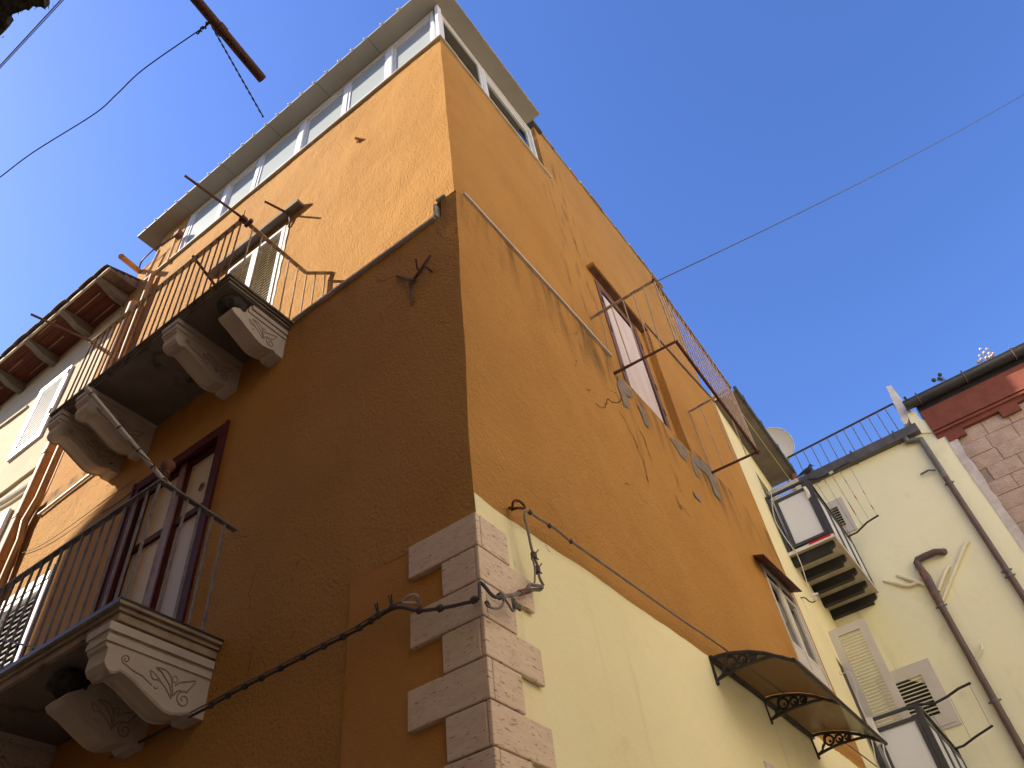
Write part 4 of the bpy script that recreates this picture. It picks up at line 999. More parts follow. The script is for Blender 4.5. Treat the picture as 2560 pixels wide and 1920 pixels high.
for i in range(26):
    y = YE0+i*.38
    if tl is None:
        t = MB(); k = 8
        a = [V(XEV-.05, y+.01+.19*(1-math.cos(math.pi*j/k)), ze+.052+.055*math.sin(math.pi*j/k)) for j in range(k+1)]
        b = [p+V(0, 0, .02) for p in a]
        t.add(a+b+[p+V(.62, 0, .21) for p in a]+[p+V(.62, 0, .21) for p in b], [[j, j+1, k+1+j+1, k+1+j] for j in range(k)]+[[j, j+1, 2*(k+1)+j+1, 2*(k+1)+j] for j in range(k)]+[[k+1+j, k+1+j+1, 3*(k+1)+j+1, 3*(k+1)+j] for j in range(k)])
        tl = part('roof_tile', t, 'clay_tile', cream)
    else: again(tl, WORLD[tl.name]+V(random.uniform(-.02, .012), i*.38, random.uniform(-.006, .016)), cream)
part('roof_deck', MB().hexa([V(XEV, YE0, ze+.05), V(XEV+.62, YE0, ze+.26), V(XEV+.62, 18, ze+.26), V(XEV, 18, ze+.05), V(XEV, YE0, ze+.06), V(XEV+.62, YE0, ze+.28), V(XEV+.62, 18, ze+.28), V(XEV, 18, ze+.06)]), 'clay_tile', cream)
for i in range(5):
    x0 = XEV+.04+i*.118
    part('verge_tile', MB().box(x0, x0+.112, YE0, YE0+.2, ze-.01, ze+.05+.04*i), 'clay_tile', cream)
# small shuttered window
sh = MB(); frame_rect(sh, lambda u, z, d: V(XL-.045+d, u, z), WC[0], WC[1], WC[2], WC[3], .13, .045)
sh = part('window_shutter', sh, 'pvc_white', cream)
s0 = None; ns = 19
for i in range(ns):
    z = WC[2]+.14+i*(WC[3]-WC[2]-.28)/ns
    if s0 is None: s0 = part('slat', MB().prism([V(XL-.043, WC[0]+.13, z), V(XL-.034, WC[0]+.13, z-.004), V(XL-.022, WC[0]+.13, z+.054), V(XL-.028, WC[0]+.13, z+.058)], (0, WC[1]-WC[0]-.26, 0)), 'pvc_white', sh); z00 = z
    else: again(s0, WORLD[s0.name]+V(0, 0, z-z00), sh)
part('hinge', MB().box(XL-.06, XL-.045, WC[0]+.02, WC[0]+.05, WC[3]-.2, WC[3]-.08).box(XL-.06, XL-.045, WC[0]+.02, WC[0]+.05, WC[2]+.5, WC[2]+.62), 'grey_iron', sh)
def moulding(pts, h, dp, m, name='moulding'):
    mb = MB()
    for a, b in zip(pts, pts[1:]): mb.bar(a, b, dp, h)
    part(name, mb, m, cream)
moulding([hx(XL, '3', 0, 1300), hx(XL, '3', 195, 1155)], .06, .07, 'cream_stucco', 'string_course')
a, b = hx(XL, 'e', 0, 735), hx(XL, 'e', 500, 370); moulding([a+V(0, 3, 0)+(a-b).normalized()*0, a, b, hx(XL, 'e', 600, 150)], .07, .08, 'cream_stucco', 'string_course')
arch = [hx(XL, 'f', 0, 640), hx(XL, 'f', 350, 430), hx(XL, 'f', 600, 260), hx(XL, 'f', 680, 225), hx(XL, 'f', 720, 260), hx(XL, 'f', 690, 340), hx(XL, 'f', 560, 640), hx(XL, 'f', 400, 1000), hx(XL, 'f', 200, 1350), hx(XL, 'f', 60, 1600)]
mb = MB().tube(arch, .05, 8); part('arch_moulding', mb, 'white_parapet', cream)
mb = MB().tube([p+V(.0, .17, -.12) for p in arch[:3]]+[arch[3]+V(0, .14, -.16)]+[p+V(0, .17, -.1) for p in arch[5:]], .03, 8); part('arch_moulding', mb, 'cream_stucco', cream)
c = hx(XL, 'f', 90, 900)
part('shutter_panel', MB().box(XL-.05, XL, c.y-.1, c.y+.7, c.z-1.4, c.z+.12), 'pvc_white', cream)
part('shutter_gap', MB().box(XL-.056, XL-.05, c.y-.05, c.y-.02, c.z-.35, c.z-.1), 'black_iron', cream)

# ------------------------------------------------------------------ yellow house that closes the street
yh = thing('yellow_house', 'pale yellow house with two glass balconies closing the end of the street', 'house', (XE, 1, 0))
ZG = 11.33
yw_ = MB()
def wy(x, z, d=0.0): return V(x, yw(x)+d, z)
DB = [(12.55, 13.5, 8.66, 10.7), (12.55, 13.5, 4.55, 6.9)]
us = sorted(set(list(np.linspace(10.93, XE, 16))+[12.55, 13.5])); zs = sorted(set(list(np.linspace(0, ZG+.1, 40))+[8.66, 10.7, 4.55, 6.9]))
vs = [wob(wy(u, z), .006) for u in us for z in zs]; nzz = len(zs)
fs = []
for i in range(len(us)-1):
    for j in range(nzz-1):
        cu, cz = (us[i]+us[i+1])/2, (zs[j]+zs[j+1])/2
        if any(h[0] < cu < h[1] and h[2] < cz < h[3] for h in DB): continue
        fs.append([i*nzz+j, (i+1)*nzz+j, (i+1)*nzz+j+1, i*nzz+j+1])
yw_.add(vs, fs, True)
for h in DB:
    for (p, q) in (((h[0], h[2]), (h[0], h[3])), ((h[1], h[2]), (h[1], h[3])), ((h[0], h[3]), (h[1], h[3]))):
        yw_.quad(wy(*p), wy(*q), wy(*q, .2), wy(*p, .2))
yw_.quad(V(10.93, YC, 0), V(10.93, YC+.5, 0), V(10.93, YC+.5, ZG+.1), V(10.93, YC, ZG+.1))
part('side_wall', yw_, 'yellow_stucco', yh)
ew = MB(); wall_grid(ew, 'x', XE, -1.16, yw(XE), 0, ZG+.02, step=.3)
ew.quad(V(XE, -1.16, 0), V(XE+2, -1.16, 0), V(XE+2, -1.16, ZG), V(XE, -1.16, ZG)); ew.quad(V(XE, -1.16, ZG+.02), V(XE+3, -1.16, ZG+.02), V(XE+3, 2.3, ZG+.02), V(XE, 2.3, ZG+.02))
part('end_wall', ew, 'pale_yellow_wall', yh)
part('added_shade_storey', MB().box(11.0, 16.0, 3.3, 7, ZG, 17.5), 'yellow_stucco', yh)  # unseen storey, added to keep the sun off the end wall and cornice
part('inner_core', MB().box(11.0, XE+3, 2.55, 6, 0, ZG).box(XE+.03, XE+3, -1.1, 2.4, 0, ZG), 'dark_room', yh)
# dark doors of the two balconies
for h in DB:
    d = MB()
    for (a, b) in ((h[0]+.02, h[0]+.09), (h[1]-.09, h[1]-.02)): d.prism([wy(a, h[2], .03), wy(b, h[2], .03), wy(b, h[2], .1), wy(a, h[2], .1)], (0, 0, h[3]-h[2]))
    d = part('balcony_door', d, 'anthracite_frame', yh)
    part('pane', MB().prism([wy(h[0]+.09, h[2], .06), wy(h[1]-.09, h[2], .06), wy(h[1]-.09, h[2], .07), wy(h[0]+.09, h[2], .07)], (0, 0, h[3]-h[2])), 'curtain_dark', d)
# eave over the side wall
e0, e1 = 10.98, 14.2
ev = MB(); yo0, yo1 = 1.66, 1.73
ev.hexa([V(e0, yo0, ZG+.0), V(e1, yo1, ZG), V(e1, yw(e1)+.1, ZG), V(e0, yw(e0)+.1, ZG), V(e0, yo0, ZG+.05), V(e1, yo1, ZG+.05), V(e1, yw(e1)+.1, ZG+.05), V(e0, yw(e0)+.1, ZG+.05)])
part('eave_slab', ev, 'soffit_concrete', yh)
gt = MB(); gt.hexa([V(e0, yo0-.06, ZG+.02), V(e1, yo1-.06, ZG+.02), V(e1, yo1, ZG+.02), V(e0, yo0, ZG+.02), V(e0, yo0-.06, ZG+.14), V(e1, yo1-.06, ZG+.14), V(e1, yo1, ZG+.14), V(e0, yo0, ZG+.14)])
g = part('side_gutter', gt, 'gutter_metal', yh)
br = MB()
for f in (.12, .4, .68, .93): p = V(e0+(e1-e0)*f, yo0+(yo1-yo0)*f-.062, ZG+.0); br.box(p.x-.015, p.x+.015, p.y-.01, p.y+.07, p.z, p.z+.18)
part('gutter_bracket', br, 'gutter_metal', g)
pts = [hy(1.74, 'l', 2060, 1360), hy(1.76, 'l', 2110, 1450), hy(1.78, 'l', 2160, 1545)]
pipe('drainpipe', [V(14.1, 1.74, ZG), V(14.12, 1.76, ZG-.25), V(14.2, 1.9, ZG-.6), V(14.45, 2.15, ZG-.9), V(14.6, 2.2, ZG-1.4), V(14.6, 2.2, 8.7)], .07, 'old_red_pipe', 'peeling grey and pink downpipe below the side gutter corner')
zcv = hplane(wy(10.9, 0), (-YWS, 1, 0), 'l', 1900, 1510).z
print('cove', zcv, file=sys.stderr)
cvb = MB(); cr = []
for k in range(9):
    t = k/8*math.pi/2; f = 1-math.cos(t); g_ = math.sin(t)
    cr.append((f, g_))
vs = []
for x, y0_ in ((e0, yo0+.12), (e1, yo1+.12)):
    for f, g_ in cr: vs.append(V(x, yw(x)-.004-(yw(x)-y0_)*f, zcv+(ZG-zcv-.002)*g_))
cvb.add(vs, [[i, i+1, 10+i, 9+i] for i in range(8)], True)
for x, o_ in ((e0, 0), (e1, 9)): cvb.add(vs[o_:o_+9]+[V(x, yw(x), ZG-.002)], [list(range(10))])
part('cove_cornice', cvb, 'yellow_stucco', yh)
# gutter and roof railing over the end wall
yg0, yg1 = hx(XE-.1, '7', 1385, 630).y, 1.95
ZE = hx(XE-.1, '7', 1385, 630).z
print('end gutter', ZE, yg0, file=sys.stderr)
gm = MB().box(XE-.16, XE+.02, yg0, yg1, ZE, ZE+.2); gm = part('end_gutter', gm, 'gutter_metal', yh)
br = MB()
for y in (yg0+.45, yg0+1.35, yg0+2.2): br.box(XE-.175, XE+.02, y-.02, y+.02, ZE-.015, ZE+.24)
part('gutter_bracket', br, 'gutter_metal', gm)
r0, r1 = hx(XE+.1, '7', 465, 815), hx(XE+.1, '7', 1195, 440)
rr = part('roof_railing', MB().bar(r0, r1, .035, .03), 'rusty_iron_dark', yh)
nb = 13
for i in range(nb+1):
    p = r0.lerp(r1, i/nb); part('railing_bar', MB().tube([V(p.x, p.y, ZE+.1), p], .010, 6), 'grey_iron', rr)
# white parapet end and capping
pe0 = [hx(XE-.02, 'k', *p) for p in ((305, 700), (370, 680), (560, 930), (640, 1030), (600, 1200), (550, 1230))]
pm = MB().prism(pe0, (.5, 0, 0)); part('parapet_end', pm, 'white_parapet', yh)
pc = MB().prism([hx(XE-.03, 'k', *p) for p in ((600, 1080), (700, 1030), (780, 1150), (900, 1170), (1000, 1260), (1150, 1330), (780, 1340), (640, 1190))], (.4, 0, 0)); part('parapet_capping', pc, 'pale_yellow_wall', yh)

# pipes on the end wall
def ep(k, x, y, d=.08): return hx(XE-d, k, x, y)
pts = [ep('k', 560, 1400, .1), ep('k', 610, 1460), ep('k', 700, 1440, .07), ep('k', 790, 1430, .07), ep('7', 1440, 760), ep('7', 1560, 950), ep('7', 1980, 1600)]
dpx = ep('7', 1560, 950)
dp = single('drainpipe', MB().tube(pts[:4]+[V(XE-.08, ep('k', 830, 1500).y, ep('k', 830, 1500).z), V(XE-.08, dpx.y, dpx.z)], .058, 12), 'grey_green_pipe', 'long drainpipe on the yellow end wall with an elbow under the gutter', 'drainpipe')
part('pipe_length', MB().tube([V(XE-.08, dpx.y, dpx.z), V(XE-.08, dpx.y+.03, 0.2)], .055, 12), 'brown_pipe', dp)
cm = MB()
for k, x, y in (('7', 1585, 990), ('7', 1965, 1600), ('', 2525, 1440)):
    p = ep(k, x, y); c = V(XE-.08, dpx.y+(dpx.z-p.z)*.0045, p.z); cm.tube([c-V(0, 0, .02), c+V(0, 0, .02)], .064, 12); cm.tube([c+V(-.0, -.09, 0), c+V(0, .09, 0)], .014, 6)
part('pipe_clamp', cm, 'grey_green_pipe', dp)
part('branch_stub', MB().tube([ep('7', 1490, 900, .08), ep('7', 1440, 900, .08), ep('7', 1385, 930, .06)], .02, 8), 'grey_green_pipe', dp)
B0 = lambda x, y, d=.09: hx(XE-d, 'B', x, y)
sp = single('soil_pipe', MB().tube([B0(1000, 215, .02), B0(960, 220), B0(870, 220), B0(720, 285), B0(630, 330), B0(620, 370), B0(650, 430), B0(760, 560), B0(960, 970)], .062, 12), 'brown_pipe', 'hooked brown soil pipe with patches of red on the yellow end wall', 'pipe')
pz = B0(960, 970)
part('pipe_length', MB().tube([B0(700, 500, .088), B0(960, 970, .088)], .066, 12), 'old_red_pipe', sp)
part('pipe_length', MB().tube([pz, V(XE-.09, pz.y+.02, .2)], .058, 12), 'brown_pipe', sp)
cm = MB()
for z in (pz.z, hx(XE-.09, 'i', 2070, 850).z): c = V(XE-.09, pz.y+(pz.z-z)*.004, z); cm.tube([c-V(0, 0, .02), c+V(0, 0, .02)], .067, 12); cm.tube([c-V(0, .1, 0), c+V(0, .1, 0)], .014, 6)
part('pipe_clamp', cm, 'grey_green_pipe', sp)
part('branch_stub', MB().tube([hx(XE-.09, 'i', 1850, 340), hx(XE-.1, 'i', 1890, 270), hx(XE-.1, 'i', 1930, 210), hx(XE-.04, 'i', 1915, 150)], .022, 8), 'cream_pipe', sp)
for nme, pts, lab in (('a', [(1340, 75), (1290, 110), (1010, 800), (975, 900)], 'longest cream waste pipe right of the hooked soil pipe'),
                      ('b', [(1070, 420), (1030, 460), (935, 700), (920, 760)], 'short cream waste pipe between the soil pipe and the longest one'),
                      ('c', [(345, 545), (560, 610), (640, 640), (745, 675)], 'upper cream waste pipe of the pair left of the soil pipe'),
                      ('d', [(165, 620), (480, 685), (540, 680), (640, 640)], 'lower cream waste pipe of the pair left of the soil pipe')):
    cmid = [B0(*p, .05) for p in pts]; cmid[0] = B0(*pts[0], .0) if nme in 'cd' else B0(*pts[0], .02)
    single('waste_pipe', MB().tube(cmid, .034, 10), 'cream_pipe', lab, 'pipe', 'cream waste pipes on the end wall')

# shutters
def shutter(P0, du, w, z0, z1, parent, name, nsl, m='shutter_paint', proud=V(-.04, 0, 0), gap_dark=True, fr=.11, low=.0, cover=.8):
    du = Vector(du).normalized()
    f = lambda u, z, d: Vector(P0)+du*u+V(0, 0, z)-Vector(P0).z*V(0, 0, 1)+proud.normalized()*(.04-d)
    mb = MB(); frame_rect(mb, f, 0, w, z0, z1, fr, .04)
    zz = z0+fr+low
    if low: mb.hexa([f(fr, z0+fr, 0.01), f(w-fr, z0+fr, .01), f(w-fr, z0+fr, .03), f(fr, z0+fr, .03), f(fr, zz, .01), f(w-fr, zz, .01), f(w-fr, zz, .03), f(fr, zz, .03)])
    o = part(name, mb, m, parent)
    st = (z1-fr-zz)/nsl; s0 = None
    for i in range(nsl):
        z = zz+i*st
        if s0 is None:
            s0 = part('slat', MB().hexa([f(fr, z, .002), f(w-fr, z, .002), f(w-fr, z+.006, .0), f(fr, z+.006, .0), f(fr, z+st*cover, .034), f(w-fr, z+st*cover, .034), f(w-fr, z+st*cover+.006, .032), f(fr, z+st*cover+.006, .032)]), 'slat_paint', o)
        else: again(s0, WORLD[s0.name]+V(0, 0, i*st), o)
    if gap_dark: part('dark_back', MB().hexa([f(fr-.02, z0+.05, .037), f(w-fr+.02, z0+.05, .037), f(w-fr+.02, z0+.05, .039), f(fr-.02, z0+.05, .039), f(fr-.02, z1-.05, .037), f(w-fr+.02, z1-.05, .037), f(w-fr+.02, z1-.05, .039), f(fr-.02, z1-.05, .039)]), 'dark_room', o)
    return o
XS1 = 13.0
a, b = hx(XS1, '8', 935, 605), hx(XS1, '8', 1190, 515); yb_ = hx(XS1, '8', 1440, 1060).y
s1z = hx(XS1, 'i', 430, 870).z
print('big shutter', a, b, yb_, s1z, file=sys.stderr)
shutter(V(XS1, yw(XS1)+.0, 0), (0, -1, 0), yw(XS1)-b.y, 4.55, a.z, yh, 'shutter_leaf', 52, gap_dark=False, fr=.13)
a, b = hx(XE-.05, '8', 1580, 780), hx(XE-.05, '8', 1790, 1170); c = hx(XE-.05, '8', 1390, 880)
wy1 = max(c.y, a.y+.55)
shutter(V(XE, a.y+.85, 0), (0, -1, 0), .85, b.z+.02, a.z, yh, 'window_shutter', 11, fr=.17, cover=.42)
mb = MB(); frame_rect(mb, lambda u, z, d: V(XE-.03+d, u, z), a.y-.05, a.y+.9, b.z-.03, a.z+.05, .05, .03); part('window_frame', mb, 'shutter_paint', yh)
a, b = hx(XE-.05, 'g', 1340, 890), hx(XE-.05, 'g', 1560, 1330)
print('small shutter', a, b, file=sys.stderr)
shutter(V(XE, a.y+.62, 0), (0, -1, 0), .62, b.z, a.z, yh, 'window_shutter', 8, fr=.16, cover=.42)
XS2 = 13.1
shutter(V(XS2, yw(XS2), 0), (0, -1, 0), .62, 8.7, hx(XS2, 'g', 800, 620).z, yh, 'shutter_leaf', 30, gap_dark=False, fr=.1)

# two glass-fronted balconies
def glass_balcony(zs_, zr_, label, extra):
    X0, X1 = 12.2, XE-.06; y1 = 1.325
    sb = MB(); sb.hexa([V(X0, y1, zs_), V(X1, y1, zs_), V(X1, yw(X1)+.05, zs_), V(X0, yw(X0)+.05, zs_), V(X0, y1, zs_+.05), V(X1, y1, zs_+.05), V(X1, yw(X1)+.05, zs_+.05), V(X0, yw(X0)+.05, zs_+.05)])
    b = part('balcony', sb, 'slab_marble', yh, label)
    eg = MB().box(X0-.012, X0-.001, y1-.01, yw(X0), zs_-.004, zs_+.055).box(X0-.012, X1, y1-.011, y1-.001, zs_-.004, zs_+.055); part('slab_edge', eg, 'white_edge', b)
    bm0 = None
    for i in range(5):
        x = X0+.08+i*.575; yb = yw(x)
        prof = [V(x, yb, zs_-.002), V(x, y1+.06, zs_-.002), V(x, y1+.06, zs_-.05), V(x, y1+.09, zs_-.085), V(x, y1+.13, zs_-.09), V(x, y1+.15, zs_-.12), V(x, y1+.15, zs_-.16), V(x, yb, zs_-.16)]
        part('beam', MB().prism(prof, (.11, 0, 0)), 'black_beam', b)
    yw0 = yw(X0)-.01
    fr = MB()
    fr.bar(V(X0+.02, yw0, zr_), V(X0+.02, y1-.0, zr_), .045, .04)                      # top rail facing the street
    fr.bar(V(X0+.02, y1, zr_), V(X1, y1+.03, zr_-.0), .045, .04)
    fr.box(X0, X0+.06, y1-.02, y1+.06, zs_+.05, zr_+.02); fr.box(X0, X0+.05, yw0-.05, yw0, zs_+.06, zr_)
    fr.box(X1-.05, X1, y1, y1+.05, zs_+.05, zr_)
    zt = zr_-.13
    frame_rect(fr, lambda u, z, d: V(X0+d, u, z), y1+.065, yw0-.12, zs_+.10, zt, .055, .05)
    f = part('railing_frame', fr, 'anthracite_frame', b)
    part('glass_panel', MB().box(X0+.02, X0+.03, y1+.12, yw0-.175, zs_+.155, zt-.055), 'frosted_glass', b)
    sd_ = MB()
    for k in range(3):
        xa_ = X0+.12+k*.78; frame_rect(sd_, lambda u, z, d: V(u, y1+.0+d, z), xa_, xa_+.72, zs_+.1, zt, .05, .04)
        part('glass_panel', MB().box(xa_+.05, xa_+.67, y1+.015, y1+.025, zs_+.15, zt-.05), 'frosted_glass', b)
    part('side_frame', sd_, 'anthracite_frame', b)
    return b, X0, X1, y1
bu, BX0, BX1, BY1 = glass_balcony(8.585, 9.82, 'upper glass fronted balcony on dark beams', 0)
bl_, _, _, _ = glass_balcony(4.48, 5.745, 'lower glass fronted balcony at the bottom edge', 0)
# clothes airers: curved arms from the railing and lines between them
def airer(zr_, nearpx, farpx, k, nlines, label):
    A = [hx(BX0+.02, k, *p) for p in nearpx]; Bp = [hx(14.25, k, *p) for p in farpx]
    A[0] = V(BX0+.03, BY1, zr_); 
    o = thing('clothes_airer', label, 'clothes airer', A[0]); part('arm', MB().tube(A, .018, 8), 'black_iron', o); part('arm', MB().tube(Bp, .018, 8), 'black_iron', o)
    def along(P, f):
        i = min(int(f*(len(P)-1)), len(P)-2); return P[i].lerp(P[i+1], f*(len(P)-1)-i)
    S = []
    for i in range(nlines):
        f = .12+.84*i/(nlines-1); a, b = along(A, f), along(Bp, f)
        m_ = a.lerp(b, .5)-V(0, 0, .04); S.append((a, b))
        part('line', MB().tube([a, a.lerp(b, .25)-V(0, 0, .03), m_, a.lerp(b, .75)-V(0, 0, .03), b], .0028, 5), 'grey_cable', o)
    return o, S
air, STR = airer(9.82, [(960, 660), (1050, 640), (1180, 580), (1300, 500), (1460, 415)], [(1430, 1450), (1560, 1390), (1700, 1250), (1860, 1150)], 'g', 5, 'black clothes airer with lines and pegs beside the upper glass balcony')
air2, STR2 = airer(5.745, [(1170, 880), (1350, 870), (1500, 790), (1640, 690), (1790, 620)], [(1550, 1440), (1700, 1390), (1860, 1270), (2060, 1140)], 'i', 3, 'black clothes airer beside the lower glass balcony')
part('tape', MB().tube([hx(BX0+.02, 'g', 1180, 578), hx(BX0+.02, 'g', 1230, 545)], .024, 8), 'cloth_white', air)
pegs = [((1105, 675), 'pink'), ((1260, 640), 'orange'), ((1440, 650), 'blue'), ((1372, 845), 'yellow'), ((1655, 840), 'orange'), ((1490, 925), 'red'), ((1450, 990), 'blue'), ((1475, 1040), 'red'), ((1555, 1060), 'red'),
        ((1515, 1120), 'orange'), ((1765, 1040), 'red'), ((1400, 1170), 'teal'), ((1420, 1225), 'yellow'), ((1665, 1230), 'teal'), ((1370, 1290), 'orange'), ((1425, 1380), 'blue'), ((1495, 1395), 'red'), ((1600, 1260), 'yellow'), ((1575, 1300), 'blue')]
peglab = ['pink clothes peg nearest the black bird', 'orange clothes peg just right of the taped airer arm', 'blue clothes peg high on the outer line, below the arm tip', 'yellow clothes peg above the small shuttered window', 'pale orange clothes peg alone on the right, highest of that side',
          'bright red clothes peg in mid air, topmost of the red ones', 'blue clothes peg directly above a red one', 'red clothes peg directly below a blue one', 'red clothes peg below and right of the topmost red one', 'orange clothes peg below the red pair',
          'red clothes peg furthest to the right', 'teal clothes peg in front of the louvres', 'yellow clothes peg in front of the louvres', 'teal clothes peg beside the curved far arm', 'orange clothes peg at the lower left of the louvres', 'blue clothes peg close to the joint of the far arm',
          'red clothes peg at the foot of the far arm', 'yellow clothes peg just above the far arm', 'blue clothes peg touching the far arm']
for (px, cl_), lab in zip(pegs, peglab):
    o_ = CR['g']; tgt = np.array([o_[0]+px[0]*o_[2], o_[1]+px[1]*o_[2]]); best = None
    for a, b in STR:
        for f in np.linspace(0, 1, 60):
            q = a.lerp(b, float(f))-V(0, 0, .035+.12*f*(1-f)); e = np.linalg.norm(pix(q)-tgt)
            if best is None or e < best[0]: best = (e, q)
    q = best[1]; tw = random.uniform(-.3, .3)
    mb = MB()
    for s in (-1, 1): mb.obox(q+V(s*.006, 0, -.01), V(.004, .001, 0), V(0, .007, 0), V(s*.006, .003, .042))
    mb.tube([q+V(-.012, 0, .0), q+V(.012, 0, .0)], .005, 6)
    single('clothes_peg', mb, cl_+'_plastic', lab, 'clothes peg', 'clothes pegs on the airer lines')
# bird
def bird():
    q = lambda x, y: hx(BX0+.02, 'g', x, y)
    spine = [(715, 635, .006), (760, 605, .018), (800, 575, .026), (830, 560, .038), (860, 545, .05), (890, 530, .055), (910, 505, .047), (915, 480, .034), (912, 462, .028), (925, 456, .022), (940, 462, .010), (960, 466, .006), (985, 468, .002)]
    pts = [q(x, y) for x, y, r in spine]; rs = [r for *_, r in spine]
    mb = MB().tube(pts, rs, 10)
    for x in (880, 902): mb.tube([q(x, 560), q(x-6, 588), q(x-2, 618)], [.01, .006, .005], 6); mb.tube([q(x-2, 616)+V(.03, 0, 0), q(x-2, 616)-V(.03, 0, 0)], .005, 5)
    w0 = [q(740, 635), q(790, 605), q(840, 575), q(890, 530), q(900, 550), q(850, 595), q(790, 625)]
    mb.prism([p+V(-.05, 0, 0) for p in w0], (.012, 0, 0))
    return mb
single('bird', bird(), 'bird_black', 'black bird perched on the upper balcony railing', 'bird')
# bag, rags and cords
def rag_cloth(pts, k, X, m, name, label, cat):
    P = [hx(X, k, *p) for p in pts]; mb = MB(); c = sum(P, V(0, 0, 0))/len(P)
    n = len(P); P2 = [p+V(.04+.02*math.sin(i*2), 0, 0) for i, p in enumerate(P)]
    mb.add(P+P2+[c+V(-.03, 0, 0), c+V(.06, 0, 0)], [[i, (i+1) % n, 2*n] for i in range(n)]+[[n+i, n+(i+1) % n, 2*n+1] for i in range(n)]+[[i, (i+1) % n, n+(i+1) % n, n+i] for i in range(n)])
    return single(name, mb, m, label, cat)
rag_cloth([(810, 760), (850, 750), (890, 800), (920, 880), (880, 920), (860, 870), (835, 810)], 'g', BX0-.03, 'cloth_white', 'cloth', 'small white rag tied to the upper balcony post', 'cloth')
rag_cloth([(500, 1050), (575, 1035), (640, 1180), (735, 1330), (700, 1350), (650, 1390), (600, 1300), (540, 1160)], 'i', BX0-.1, 'cloth_white', 'cloth', 'white cloth hanging from the lower balcony rail', 'cloth')
single('tarpaulin_strip', MB().prism([hx(BX0-.016, 'g', *p) for p in ((890, 1535), (1190, 1400), (1200, 1430), (900, 1560))], (.012, 0, 0)), 'red_plastic', 'red strip showing under the upper glass panel', 'tarpaulin')
cable('cord', [hx(BX0-.04, 'g', *p) for p in ((330, 740), (375, 860), (385, 960), (400, 1090), (440, 1240), (520, 1380), (620, 1530), (700, 1640))]+[hx(BX0-.02, 'h', *p) for p in ((650, 270), (760, 520), (840, 780), (900, 960), (945, 1130))], .008, 'pale_cable', 'pale cord hanging past the upper balcony beams', 'cord')
cable('hooked_rod', [hplane(V(10.9, YC, 0), (-YWS, 1, 0), 'h', 740, 1140), hx(11.6, 'h', 830, 1140), hx(11.6, 'h', 900, 1200), hx(11.6, 'h', 980, 1220), hx(11.6, 'h', 1030, 1180), hx(11.6, 'h', 1030, 1120)], .011, 'brown_pipe', 'curved metal hook on the yellow wall under the beams', 'hook')
rag_cloth([(940, 1060), (1060, 1040), (1070, 1060), (1010, 1090), (1060, 1150), (1030, 1190), (990, 1180), (960, 1110)], 'h', 11.55, 'cloth_white', 'cloth', 'white rag knotted round the hook below the beams', 'cloth')
cable('cord', [hx(12.0, 'i', *p) for p in ((200, 460), (200, 520), (280, 480), (320, 500), (370, 600), (410, 790), (440, 900), (510, 1040))], .006, 'pale_cable', 'pale cord dangling in front of the big shutter', 'cord')
cable('cord', [hx(12.05, 'i', *p) for p in ((560, 1240), (600, 1400), (650, 1659))], .008, 'pale_cable', 'pale cord beside the lower balcony cloth', 'cord')
cable('cord', [hx(12.05, 'i', *p) for p in ((720, 1360), (740, 1480), (780, 1580), (830, 1700))], .010, 'pale_cable', 'thick white cord at the edge of the lower glass panel', 'cord')
# dish
dc = hx(14.6, 'l', 1985, 1130); dn = (Vector(EYE)-dc).normalized(); dn = (dn+V(-.25, -.35, -.1)).normalized(); u = dn.cross(V(0, 0, 1)).normalized(); v_ = u.cross(dn)
dm = MB(); vs = []; fs = []; RD = .42
for i in range(7):
    r = RD*i/6
    for j in range(28): t = 2*math.pi*j/28; vs.append(dc+(u*math.cos(t)+v_*math.sin(t))*r-dn*(.10*(1-(r/RD)**2)))
for i in range(6):
    for j in range(28): fs.append([i*28+j, (i+1)*28+j, (i+1)*28+(j+1) % 28, i*28+(j+1) % 28])
dm.add(vs, fs, True); dm.add([p-dn*.012 for p in vs], fs, True)
rim = [dc+(u*math.cos(t)+v_*math.sin(t))*RD for t in np.linspace(0, 6.2832, 30)]; dm.tube(rim, .012, 6)
dsh = single('satellite_dish', dm, 'dish_white', 'white satellite dish peeping over the side gutter', 'satellite dish')
part('mast', MB().tube([dc-dn*.1, dc-dn*.25, dc-dn*.25-V(0, 0, 1.0)], .02, 8), 'grey_iron', dsh)

